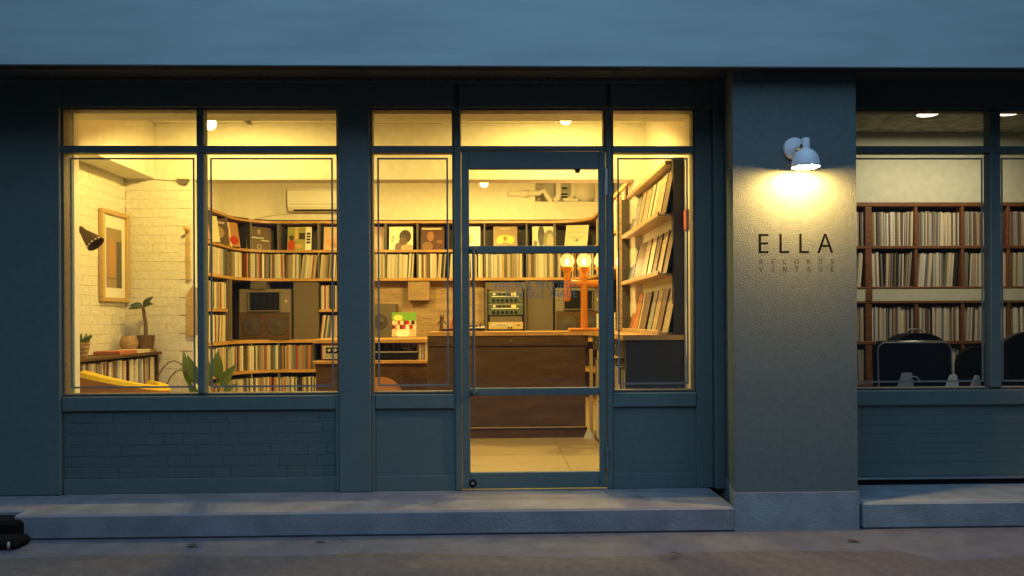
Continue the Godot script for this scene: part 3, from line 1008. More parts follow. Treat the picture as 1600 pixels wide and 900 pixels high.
func shelves() -> void:
	var s := thing("wall_shelving", Vector3(-1, 0.14, -5.2), "curved orange wooden record shelving round the back of the shop", "shelves")
	shelf_board(2.469, 2.499, s)
	shelf_board(2.092, 2.124, s)
	shelf_board(1.722, 1.757, s)
	shelf_board(0.925, 0.968, s)
	shelf_board(0.541, 0.580, s)
	shelf_board(0.1405, 0.165, s)
	bx("back_panel", s, M.shelf_back, -3.56, 1.60, 0.166, 2.468, -5.40, -5.362, 0.0)
	bx("back_panel", s, M.shelf_back, -3.579, -3.5605, 0.166, 2.468, -5.36, -1.95, 0.0)
	bx("back_panel", s, M.shelf_back, 1.6005, 1.6195, 0.166, 2.468, -5.36, -2.05, 0.0)
	var dx := [-2.79, -2.271, -1.75, -1.404, -0.99, -0.592, -0.118, 0.433, 0.80]
	for r in [[2.1245, 2.4685, 1.0], [1.7575, 2.0915, 1.0]]:
		for x in dx:
			bx("divider", s, M.divider, x - 0.011, x + 0.011, r[0], r[1], -5.36, -5.012, 0.002)
	for r in [[0.1655, 0.5405], [0.5805, 0.9245]]:
		for x in [-2.79, -2.25]:
			bx("divider", s, M.divider, x - 0.012, x + 0.012, r[0], r[1], -5.36, -5.012, 0.002)
	# corner dividers and the uprights of the two side runs
	var rows := [[2.1245, 2.4685], [1.7575, 2.0915], [0.5805, 0.9245], [0.1655, 0.5405]]
	for r in rows:
		obj("divider", MB.new().box(Vector3(-3.22, (r[0] + r[1]) / 2, -5.0), Vector3(0.022, r[1] - r[0], 0.36), 0.0, Basis(UP, 0.8)), M.divider, s)
		for z in [-4.42, -3.9, -3.4, -2.9, -2.4]:
			bx("divider", s, M.divider, -3.555, -3.232, r[0], r[1], z - 0.01, z + 0.01, 0.002)
			if z > -4.0:
				bx("divider", s, M.divider, 1.262, 1.595, r[0], r[1], z - 0.01, z + 0.01, 0.002)
	# middle zone: half-height boards left and right of the speaker, panels behind
	for z in [[-4.42, -1.95]]:
		bx("half_shelf", s, M.wood, -3.555, -3.225, 1.320, 1.356, z[0], z[1], 0.003)
	bx("half_shelf", s, M.wood, -2.268, -1.68, 1.320, 1.356, -5.35, -5.002, 0.003)
	bx("cheek_panel", s, M.cabinet_grey, -3.50, -3.20, 0.9685, 1.7215, -4.50, -4.45, 0.003)
	bx("front_panel", s, M.cabinet_grey, -2.60, -2.272, 0.9685, 1.7215, -5.08, -5.03, 0.003)
	bx("front_panel", s, M.brown_panel, -1.68, -1.05, 0.9685, 1.7215, -5.20, -5.165, 0.002)
	bx("front_panel", s, M.brown_panel, -1.048, -0.60, 0.9685, 1.7215, -5.20, -5.167, 0.002)
	bx("front_panel", s, M.brown_panel, -0.598, -0.125, 0.9685, 1.7215, -5.20, -5.163, 0.002)
	bx("front_panel", s, M.cabinet_grey, 0.425, 0.775, 0.9685, 1.7215, -5.08, -5.03, 0.003)
	bx("speaker_bracket", s, M.cabinet_grey, -3.12, -2.93, 1.615, 1.7215, -5.15, -4.92, 0.003)
	# records
	var nm := ["top row", "second row", "fifth row", "bottom row"]
	for i in dx.size() - 1:
		fill(Vector3(dx[i] + 0.013, 1.758, -5.004), Vector3(0, 0, 1), dx[i + 1] - dx[i] - 0.026, "second shelf of back wall, %s bay" % BAYS[i])
	fill_arc(Vector3(0.80, 1.758, -4.55), 0.45, PI / 2, PI * 0.98, "second shelf at the right rounded corner")
	for r in [[1.758, "second shelf"], [0.581, "fifth shelf"], [0.166, "bottom shelf"]]:
		fill_arc(Vector3(-2.75, r[0], -4.53), 0.47, 0.12, 0.55, "%s in the left rounded corner" % r[1])
		fill_arc(Vector3(-2.75, r[0], -4.53), 0.47, 0.66, 1.54, "%s past the left rounded corner" % r[1])
		for z in [-2.41, -2.91, -3.41, -3.91]:
			fill(Vector3(-3.224, r[0], z), Vector3(1, 0, 0), 0.47, "left run, %s, %s bay" % [r[1], BAYS[int(-z * 2 - 4)]])
	for z in [-2.41, -2.91, -3.41, -3.91]:
		for y in [0.969, 1.357]:
			fill(Vector3(-3.224, y, z), Vector3(1, 0, 0), 0.47, "left run, %s half shelf, %s bay" % ["lower" if y < 1.0 else "upper", BAYS[int(-z * 2 - 4)]])
		for y in [2.125, 1.758, 0.969, 0.581, 0.166]:
			fill(Vector3(1.254, y, z - 0.46), Vector3(-1, 0, 0), 0.46, "right run, %s, %s bay" % [{2.125: "top shelf", 1.758: "second shelf", 0.969: "third shelf", 0.581: "fifth shelf", 0.166: "bottom shelf"}[y], BAYS[int(-z * 2 - 4)]])
	for r in [[0.581, "fifth shelf"], [0.166, "bottom shelf"]]:
		fill(Vector3(-2.775, r[0], -5.004), Vector3(0, 0, 1), 0.51, "%s below the left speaker" % r[1])
		fill(Vector3(-2.235, r[0], -5.004), Vector3(0, 0, 1), 0.6, "%s left of the low desk" % r[1])
	for y in [0.969, 1.357]:
		fill(Vector3(-2.262, y, -5.004), Vector3(0, 0, 1), 0.57, "%s half shelf beside the left speaker" % ("lower" if y < 1.0 else "upper"), 0.014, 0.03, 0.2)


func cover(at: Vector3, turn: float, lean: float, kind: int, label: String, size := 0.312, roll := 0.0) -> void:
	var b := Basis(UP, turn) * Basis(Vector3.RIGHT, -lean) * Basis(Vector3(0, 0, 1), roll)
	var m := MB.new().box(Vector3(0, size / 2, 0), Vector3(size, size, 0.005), 0.0007)
	var o := put("album_cover", m.mesh(), M["print%d" % kind] if M.has("print%d" % kind) else print_mat(kind), self, Transform3D(b, at))
	tag(o, label, "album", "albums shown face-on along the top shelf" if at.y > 2.0 else "")


func covers() -> void:
	var y := 2.126
	var z := -5.06
	cover(Vector3(-3.03, y, -4.98), 0.5, 0.22, 0, "brown album sleeve with pale stripe, leaning in the top shelf left bay", 0.312, -0.06)
	cover(Vector3(-2.53, y, z), 0.0, 0.14, 1, "green and yellow album sleeve with a white right-hand band")
	cover(Vector3(-2.06, y, z), 0.0, 0.14, 2, "plain peach-coloured album sleeve on the top shelf left of the broad post")
	cover(Vector3(-1.585, y, z), 0.0, 0.14, 3, "dusky pink and tan album sleeve at the left edge of the middle window")
	cover(Vector3(-1.21, y, z), 0.0, 0.14, 4, "cream album sleeve with a dark round shape at its right")
	cover(Vector3(-0.80, y, z), 0.0, 0.14, 5, "dark brown album sleeve with pale title line along its top")
	cover(Vector3(-0.33, y, z), 0.0, 0.14, 6, "white album sleeve with a yellow ring, partly behind the door stile")
	cover(Vector3(0.155, y, z), 0.0, 0.14, 7, "brown album sleeve with a spreading yellow shape in its middle")
	cover(Vector3(0.665, y, z), 0.0, 0.14, 8, "cream, black and olive album sleeve right of the yellow one")
	cover(Vector3(1.06, y, -4.93), -0.45, 0.16, 9, "pale beige album sleeve tilted in the right rounded corner", 0.312, -0.05)
	var ks := [12, 13, 9, 3]
	var ls := ["striped tan and red album sleeve, deepest of the slanted sleeves on the left top shelf", "olive brown album sleeve, second deepest on the left top shelf", "pale album sleeve, third along the left top shelf", "pinkish album sleeve nearest the window on the left top shelf"]
	for i in 4:
		cover(Vector3(-3.26 + (0.03 if i == 0 else 0.0), y, -4.52 + i * 0.30), PI / 2 - 0.55, 0.2, ks[i], ls[i])
	cover(Vector3(-1.0, 1.025, -3.62), 0.03, 0.10, 10, "green, red and white album sleeve standing on the low desk", 0.27)


func speaker(x0: float, x1: float, z: float, turn: float, label: String) -> void:
	var w := x1 - x0
	var s := thing("speaker", Vector3((x0 + x1) / 2, 0.97, z), label, "speaker", "big two-woofer monitor speakers")
	s.rotation.y = turn
	base_of.erase(s)
	var h := 0.65
	obj("cabinet", MB.new().ext(-w / 2, w / 2, 0.001, h, -0.34, 0.0, 0.004), M.cabinet_grey, s)
	obj("upper_face", MB.new().ext(-w / 2 + 0.006, w / 2 - 0.006, 0.345, h - 0.006, 0.0005, 0.012, 0.003), M.horn_grey, s)
	obj("grille", MB.new().ext(-w / 2 + 0.02, w / 2 - 0.02, 0.015, 0.335, 0.0005, 0.008, 0.003), M.dark_panel, s)
	for k in [-1, 1]:
		obj("woofer", MB.new().lathe([Vector2(0.0, 0.012), Vector2(0.03, 0.014), Vector2(0.04, 0.009), Vector2(0.105, 0.017), Vector2(0.125, 0.017), Vector2(0.13, 0.009)], 28, Transform3D(Basis(Vector3.RIGHT, PI / 2), Vector3(k * w * 0.235, 0.175, 0.0))), M.cone, s)
	var hw := w * 0.285
	var y0 := 0.375
	var y1 := 0.60
	var horn := obj("horn", MB.new().ext(-hw, hw, y0, y1, 0.0125, 0.02, 0.004), M.black, s)
	for k in [[-hw - 0.02, hw + 0.02, y1, y1 + 0.018], [-hw - 0.02, hw + 0.02, y0 - 0.018, y0], [-hw - 0.02, -hw, y0, y1], [hw, hw + 0.02, y0, y1]]:
		obj("rim", MB.new().ext(k[0], k[1], k[2], k[3], 0.0126, 0.045, 0.006), M.cabinet_grey, horn)
	for k in 4:
		obj("vane", MB.new().ext(-hw + (k + 0.7) * hw * 0.44 - 0.003, -hw + (k + 0.7) * hw * 0.44 + 0.003, y0 + 0.005, y1 - 0.005, 0.0202, 0.04, 0.001), M.black, horn)
	obj("badge", MB.new().lathe([Vector2(0, 0), Vector2(0.018, 0), Vector2(0.016, 0.006), Vector2(0, 0.006)], 16, Transform3D(Basis(Vector3.RIGHT, PI / 2), Vector3(w * 0.41, 0.49, 0.0125))), M.gold_face, s)
	obj("badge", MB.new().ext(-w * 0.45, -w * 0.385, 0.485, 0.50, 0.0125, 0.016, 0.001), M.cabinet_grey, s)


func knob(parent: Node, at: Vector3, r: float, m: Material) -> void:
	obj("knob", MB.new().lathe([Vector2(0, 0), Vector2(r, 0), Vector2(r * 0.85, r * 0.9), Vector2(0, r * 0.9)], 12, Transform3D(Basis(Vector3.RIGHT, PI / 2), at), false), m, parent)


func hifi() -> void:
	speaker(-3.27, -2.62, -4.96, 0.06, "large grey monitor speaker with two woofers, left behind the big window")
	speaker(0.79, 1.40, -4.92, -0.12, "large grey monitor speaker with two woofers, behind the orange lamp")
	# small turned speaker on the back shelf
	var s := thing("small_speaker", Vector3(-1.44, 0.969, -4.95), "grey box speaker with one round driver in the middle window", "speaker")
	bx("cabinet", s, M.cabinet_grey, -1.63, -1.262, 0.969, 1.42, -5.15, -4.92, 0.004)
	var dr := Transform3D(Basis(Vector3.RIGHT, PI / 2), Vector3(-1.46, 1.19, -4.9195))
	obj("driver", MB.new().lathe([Vector2(0.0, 0.012), Vector2(0.03, 0.010), Vector2(0.036, 0.004), Vector2(0.075, 0.012), Vector2(0.09, 0.012), Vector2(0.094, 0.0)], 28, dr), M.cone, s)
	# box hung on the panel
	tag(bx("wall_box", self, M.brown_panel, -1.117, -0.837, 1.465, 1.712, -5.162, -5.02, 0.004), "plain brown wooden box hung under the shelf in the middle window", "box")
	# amplifier rack
	var r := thing("amplifier_rack", Vector3(0.155, 0.969, -4.95), "grey rack holding two green preamplifiers above a gold tuner", "rack")
	bx("rack_case", r, M.cabinet_grey, -0.112, 0.418, 0.969, 1.69, -5.15, -4.93, 0.004)
	bx("rack_rail", r, M.black, 0.365, 0.395, 1.0, 1.60, -4.9295, -4.92, 0.002)
	bx("rack_rail", r, M.black, -0.085, -0.055, 1.0, 1.60, -4.9295, -4.92, 0.002)
	for k in 2:
		var y := 1.425 - k * 0.155
		var u := bx("preamplifier", r, M.green_face, -0.07, 0.375, y, y + 0.143, -4.9195, -4.90, 0.003)
		bx("trim", u, M.silver_face, -0.07, 0.375, y + 0.136, y + 0.1425, -4.8995, -4.897, 0.001)
		bx("scale_strip", u, M.mat_board, -0.03, 0.32, y + 0.078, y + 0.088, -4.8995, -4.896, 0.001)
		for i in 6:
			knob(u, Vector3(-0.005 + i * 0.058, y + 0.035, -4.8995), 0.019, M.black)
		for i in 3:
			knob(u, Vector3(0.075 + i * 0.055, y + 0.109, -4.8995), 0.014, M.black)
		bx("meter", u, M.meter, 0.225, 0.285, y + 0.094, y + 0.128, -4.8995, -4.894, 0.003)
		bx("badge", u, M.mat_board, -0.01, 0.02, y + 0.10, y + 0.125, -4.8995, -4.896, 0.002)
	var tn := bx("tuner", r, M.gold_face, -0.07, 0.375, 1.085, 1.18, -4.9195, -4.90, 0.003)
	bx("dial_window", tn, M.silver_face, -0.03, 0.24, 1.118, 1.165, -4.8995, -4.897, 0.001)
	bx("dial_line", tn, M.dark_panel, 0.03, 0.17, 1.136, 1.142, -4.8965, -4.895, 0.0)
	knob(tn, Vector3(0.19, 1.106, -4.8995), 0.012, M.black)
	knob(tn, Vector3(0.225, 1.106, -4.8995), 0.012, M.black)
	bx("badge", tn, M.dark_panel, 0.29, 0.335, 1.13, 1.142, -4.8995, -4.897, 0.0)


func counter() -> void:
	var c := thing("service_counter", Vector3(0.1, 0.14, -2.2), "dark brown shop counter with an orange wooden top", "counter")
	var top := [Vector2(-0.60, 2.0), Vector2(0.80, 2.0), Vector2(0.868, 1.93), Vector2(0.868, 0.335), Vector2(1.285, 0.335), Vector2(1.285, 1.60), Vector2(1.195, 1.60), Vector2(1.195, 2.0), Vector2(1.24, 2.04), Vector2(1.24, 2.55), Vector2(-0.60, 2.55)]
	obj("counter_top", MB.new().prism(top, 1.064, 1.098, Transform3D(Basis(Vector3.RIGHT, -PI / 2), Vector3.ZERO)), M.wood, c)
	bx("front_panel", c, M.dark_panel, -0.597, 0.822, 0.241, 0.965, -2.06, -2.022, 0.003)
	bx("front_rail", c, M.dark_panel, -0.597, 0.845, 0.972, 1.0638, -2.06, -2.008, 0.003)
	bx("kick_rail", c, M.pale_wood, -0.595, 0.825, 0.231, 0.2405, -2.07, -2.02, 0.002)
	bx("kick_board", c, M.dark_panel, -0.597, 0.84, 0.1405, 0.2305, -2.10, -2.035, 0.002)
	bx("end_panel", c, M.dark_panel, -0.60, -0.575, 0.1405, 1.0638, -2.5, -2.0605, 0.002)
	bx("end_panel", c, M.grey_panel, 0.889, 1.283, 0.1405, 1.0638, -0.40, -0.35, 0.003)
	bx("return_rail", c, M.grey_panel, 0.885, 0.91, 0.94, 1.0638, -2.0, -0.4005, 0.002)
	bx("return_back", c, M.dark_panel, 1.22, 1.24, 0.1405, 1.0638, -1.59, -0.4005, 0.0)
	bx("return_shelf", c, M.pale_wood, 0.90, 1.2195, 0.520, 0.545, -2.0, -0.4005, 0.002)
	bx("return_base", c, M.dark_panel, 0.90, 1.2195, 0.1405, 0.165, -2.0, -0.4005, 0.002)
	bx("corner_post", c, M.pale_wood, 0.855, 0.884, 0.1405, 0.9395, -2.0, -1.972, 0.002)
	for q in [[0.875, 1.01, -1.75], [0.875, 1.01, -0.75]]:
		obj("bolt", MB.new().lathe([Vector2(0, 0), Vector2(0.009, 0), Vector2(0.007, 0.005), Vector2(0, 0.006)], 10, Transform3D(Basis(Vector3(0, 0, 1), PI / 2), Vector3(q[0] + 0.010, q[1], q[2]))), M.steel, c)
	obj("stud", MB.new().lathe([Vector2(0, 0), Vector2(0.007, 0), Vector2(0.005, 0.005), Vector2(0, 0.006)], 10, Transform3D(Basis(Vector3.RIGHT, PI / 2), Vector3(0.155, 1.02, -2.008))), M.steel, c)
	for y in [0.166, 0.546]:
		fill(Vector3(0.905, y, -1.98), Vector3(-1, 0, 0), 1.55, "%s shelf of the counter return facing the door" % ("lower" if y < 0.3 else "upper"), 0.012, 0.028, 0.04)
	tag(obj("foot_bar", MB.new().prism([Vector2(0, 0), Vector2(0.09, 0), Vector2(0.06, 0.07), Vector2(0.03, 0.075)], -0.02, 0.02, Transform3D(Basis(), Vector3(0.80, 0.1405, -1.98))), M.white_plastic), "small pale wedge on the floor at the foot of the counter", "door wedge")
	# low desk with player and receiver
	var d := thing("record_desk", Vector3(-1.29, 0.14, -3.3), "low wooden desk with an open shelf left of the counter", "desk")
	bx("desk_top", d, M.wood, -1.88, -0.70, 0.972, 1.014, -3.75, -3.08, 0.004)
	bx("lower_shelf", d, M.wood, -1.88, -0.70, 0.758, 0.792, -3.75, -3.08, 0.004)
	bx("front_panel", d, M.dark_panel, -1.86, -0.70, 0.1405, 0.7575, -3.75, -3.13, 0.002)
	bx("side_panel", d, M.grey_panel, -1.878, -1.858, 0.7925, 0.9715, -3.75, -3.09, 0.002)
	bx("back_panel", d, M.shelf_back, -1.857, -0.70, 0.7925, 0.9715, -3.75, -3.73, 0.0)
	var r := thing("receiver", Vector3(-1.6, 0.793, -3.2), "red-wood cased receiver with pale face and round knobs", "receiver")
	bx("case", r, M.red_wood, -1.80, -1.40, 0.793, 0.963, -3.42, -3.10, 0.006)
	bx("face", r, M.silver_face, -1.782, -1.418, 0.808, 0.948, -3.0995, -3.088, 0.003)
	bx("dark_band", r, M.black, -1.745, -1.455, 0.868, 0.93, -3.0878, -3.082, 0.002)
	for i in 5:
		knob(r, Vector3(-1.71 + i * 0.062, 0.899, -3.082), 0.017, M.silver_face)
	for i in 6:
		knob(r, Vector3(-1.745 + i * 0.052, 0.836, -3.088), 0.006, M.dark_panel)
	var t := thing("turntable", Vector3(-1.03, 0.793, -3.3), "black turntable on the lower shelf of the desk", "turntable")
	bx("plinth", t, M.black_gloss, -1.27, -0.80, 0.81, 0.868, -3.45, -3.11, 0.006)
	bx("trim", t, M.silver_face, -1.27, -0.80, 0.870, 0.882, -3.45, -3.115, 0.002)
	obj("platter", MB.new().lathe([Vector2(0, 0), Vector2(0.15, 0), Vector2(0.15, 0.014), Vector2(0.145, 0.016), Vector2(0, 0.016)], 32, Transform3D(Basis(), Vector3(-1.08, 0.883, -3.28))), M.black, t)
	obj("tonearm", MB.new().tube([Vector3(-0.86, 0.915, -3.36), Vector3(-0.86, 0.918, -3.22), Vector3(-0.95, 0.912, -3.15)], 0.006, 8), M.steel, t)
	obj("arm_pivot", cyl(Vector3(-0.86, 0.883, -3.37), Vector3(-0.86, 0.925, -3.37), 0.02), M.black, t)
	for k in [-1.23, -0.84]:
		obj("foot", cyl(Vector3(k, 0.793, -3.14), Vector3(k, 0.81, -3.14), 0.02), M.black, t)
	for k in 7:
		var w := 0.012
		tag(bx("single_record", self, M["spine_" + ["cream", "off-white", "tan", "cream", "red", "off-white", "cream"][k]], -0.79 + k * 0.013, -0.79 + k * 0.013 + w, 0.793, 0.965, -3.32, -3.13 + 0.003 * (k % 3), 0.0015), "small record standing beside the turntable, %s from the left" % ordinal(k + 1), "record", "small records beside the turntable")
	fill(Vector3(-1.85, 0.794, -3.56), Vector3(0, 0, 1), 1.1, "desk shelf behind the turntable", 0.008, 0.018, 0.05, 0.17)
	# things on the counter
	var g := thing("figurine", Vector3(-0.50, 1.099, -2.42), "small dark standing animal figurine on the left end of the counter", "figurine")
	var gb := MB.new()
	gb.tube([Vector3(-0.513, 1.099, -2.42), Vector3(-0.508, 1.14, -2.42), Vector3(-0.50, 1.165, -2.42)], 0.010, 8, 0.013)
	gb.tube([Vector3(-0.488, 1.099, -2.41), Vector3(-0.492, 1.14, -2.415), Vector3(-0.50, 1.165, -2.42)], 0.010, 8, 0.013)
	gb.tube([Vector3(-0.50, 1.16, -2.42), Vector3(-0.503, 1.19, -2.42), Vector3(-0.498, 1.215, -2.42)], 0.019, 8, 0.013)
	gb.lathe(ball(0.023), 12, Transform3D(Basis(), Vector3(-0.495, 1.232, -2.415)))
	gb.tube([Vector3(-0.505, 1.205, -2.42), Vector3(-0.53, 1.18, -2.405), Vector3(-0.528, 1.155, -2.40)], 0.008, 8, 0.006)
	gb.tube([Vector3(-0.495, 1.205, -2.42), Vector3(-0.468, 1.19, -2.40), Vector3(-0.455, 1.17, -2.39)], 0.008, 8, 0.006)
	obj("body", gb, M.stem, g)
	for e in [-0.512, -0.478]:
		obj("ear", MB.new().lathe([Vector2(0.009, 0), Vector2(0.006, 0.012), Vector2(0, 0.02)], 8, Transform3D(Basis(), Vector3(e, 1.245, -2.415))), M.stem, g)
	tag(obj("ornament", MB.new().lathe([Vector2(0, 0), Vector2(0.025, 0), Vector2(0.027, 0.02), Vector2(0.014, 0.05), Vector2(0.017, 0.065), Vector2(0.009, 0.10), Vector2(0.010, 0.108), Vector2(0, 0.125)], 14, Transform3D(Basis(), Vector3(-0.40, 1.099, -2.46))), M.toy_red), "small pointed red ornament beside the dark figurine", "ornament")
	tag(obj("dish", MB.new().lathe([Vector2(0, 0.006), Vector2(0.03, 0.004), Vector2(0.07, 0.022), Vector2(0.072, 0.026), Vector2(0.03, 0.012), Vector2(0, 0.010)], 20, Transform3D(Basis(), Vector3(-0.44, 1.099, -2.27))), M.dark_panel), "shallow dark dish on the counter before the figurine", "dish")
	var ta := thing("counter_turntable", Vector3(-0.2, 1.099, -2.4), "low black and white record player on the counter behind the door stile", "turntable")
	bx("plinth", ta, M.black, -0.375, -0.09, 1.106, 1.128, -2.54, -2.22, 0.004)
	bx("trim", ta, M.mat_board, -0.375, -0.09, 1.1285, 1.142, -2.54, -2.22, 0.002)
	bx("lid", ta, M.black_gloss, -0.375, -0.15, 1.1425, 1.156, -2.54, -2.22, 0.003)
	obj("weight", cyl(Vector3(-0.125, 1.1425, -2.26), Vector3(-0.125, 1.175, -2.26), 0.013), M.chrome, ta)


func orange_lamp() -> void:
	var l := thing("candelabra_lamp", Vector3(0.81, 1.098, -2.12), "orange lacquered table lamp with clear globe bulbs on the counter", "lamp")
	var z := -2.12
	obj("base", MB.new().ext(0.685, 0.955, 1.0985, 1.128, z - 0.11, z + 0.11, 0.008), M.orange_lacquer, l)
	obj("stem", MB.new().tube([Vector3(0.826, 1.128, z), Vector3(0.826, 1.63, z)], 0.031, 18), M.orange_lacquer, l)
	obj("arm", MB.new().tube([Vector3(0.672, 1.535, z), Vector3(0.985, 1.535, z)], 0.032, 16), M.orange_lacquer, l)
	var spots := [[0.672, 1.37, 0.0], [0.826, 0.0, 0.0], [0.985, 1.37, 0.0]]
	for q in spots:
		var x: float = q[0]
		if q[1] > 0.0:
			obj("candle", MB.new().lathe([Vector2(0, 1.37), Vector2(0.016, 1.374), Vector2(0.027, 1.384), Vector2(0.031, 1.40), Vector2(0.031, 1.625)], 18, Transform3D(Basis(), Vector3(x, 0, z))), M.orange_lacquer, l)
		obj("cup", MB.new().lathe([Vector2(0.031, 1.625), Vector2(0.034, 1.64), Vector2(0.060, 1.672), Vector2(0.060, 1.684), Vector2(0.0, 1.684)], 22, Transform3D(Basis(), Vector3(x, 0, z))), M.orange_lacquer, l)
		var g := obj("globe", MB.new().lathe(ball(0.068, 16), 26, Transform3D(Basis(), Vector3(x, 1.742, z))), M.globe, l)
		obj("filament_bulb", MB.new().lathe([Vector2(0, -0.032), Vector2(0.012, -0.026), Vector2(0.017, 0.0), Vector2(0.012, 0.022), Vector2(0, 0.030)], 14, Transform3D(Basis(), Vector3(x, 1.735, z))), M.filament, g)


func rack() -> void:
	var r := thing("display_rack", Vector3(1.22, 1.1, -1.1), "pale wooden wall rack of leaning records by the right window", "rack")
	bx("back_board", r, M.plaster, 1.262, 1.2895, 1.1, 2.30, -1.86, -0.402, 0.002)
	bx("header_board", r, M.pale_wood, 1.175, 1.262, 2.262, 2.292, -1.86, -0.402, 0.003)
	bx("end_board", r, M.grey_panel, 1.217, 1.2895, 1.0985, 2.30, -0.40, -0.35, 0.003)
	bx("upright", r, M.pale_wood, 1.092, 1.135, 1.0985, 2.292, -1.93, -1.87, 0.003)
	bx("upright_cheek", r, M.shelf_back, 1.1355, 1.26, 1.12, 2.26, -1.89, -1.862, 0.002)
	for y in [1.0985, 1.505, 1.910]:
		bx("tier", r, M.pale_wood, 1.135, 1.2615, y, y + 0.016, -1.86, -0.402, 0.003)
		bx("lip", r, M.pale_wood, 1.122, 1.1345, y, y + 0.03, -1.86, -0.402, 0.002)
	var n := ["bottom", "middle", "top"]
	var tones := [["brown", "orange", "cream", "brown", "grey", "tan", "brown", "tan"], ["blue-grey", "tan", "brown", "tan", "cream", "brown", "tan", "brown"], ["brown", "grey", "brown", "tan", "brown", "cream", "tan", "brown"]]
	for t in 3:
		for k in 8:
			var y: float = [1.115, 1.5215, 1.9265][t]
			var zz := -1.76 + k * 0.178
			var b := Basis(UP, -PI / 2 - 0.01 + rng.randf_range(-0.04, 0.04)) * Basis(Vector3.RIGHT, -0.20) * Basis(Vector3(0, 0, 1), rng.randf_range(-0.03, 0.03))
			var o := put("display_record", MB.new().box(Vector3(0, 0.156, 0), Vector3(0.31, 0.312, 0.006), 0.001).mesh(), M["spine_" + tones[t][k]], self, Transform3D(b, Vector3(1.178 + rng.randf_range(-0.004, 0.004), y, zz)))
			obj("record_edge", MB.new().ext(0.1551, 0.158, 0.006, 0.304, -0.0022, 0.0022), M.black, o)
			tag(o, "%s record sleeve leaning on the %s tier of the rack, %s from the far end" % [tones[t][k], n[t], ordinal(k + 1)], "record", "sleeves leaning in the wall rack")
	tag(bx("wall_flyer", self, M.toy_red, 1.276, 1.2895, 1.80, 1.93, -0.31, -0.22, 0.001), "small red flyer on the wall at the far right of the right window", "flyer")


func track_lamp(called: String, at: Vector3, top: float, label: String) -> void:
	var l := thing(called, Vector3(at.x, top, at.z), label, "lamp", "bare-bulb ceiling lamps")
	obj("rod", cyl(Vector3(at.x, at.y + 0.05, at.z), Vector3(at.x, top, at.z), 0.006), M.white_plastic, l)
	obj("socket", MB.new().lathe([Vector2(0, 0.028), Vector2(0.018, 0.028), Vector2(0.020, 0.07), Vector2(0.0, 0.075)], 16, Transform3D(Basis(), at)), M.white_plastic, l)
	obj("bulb", MB.new().lathe(ball(0.045, 12), 20, Transform3D(Basis(), at)), M.bulb, l)



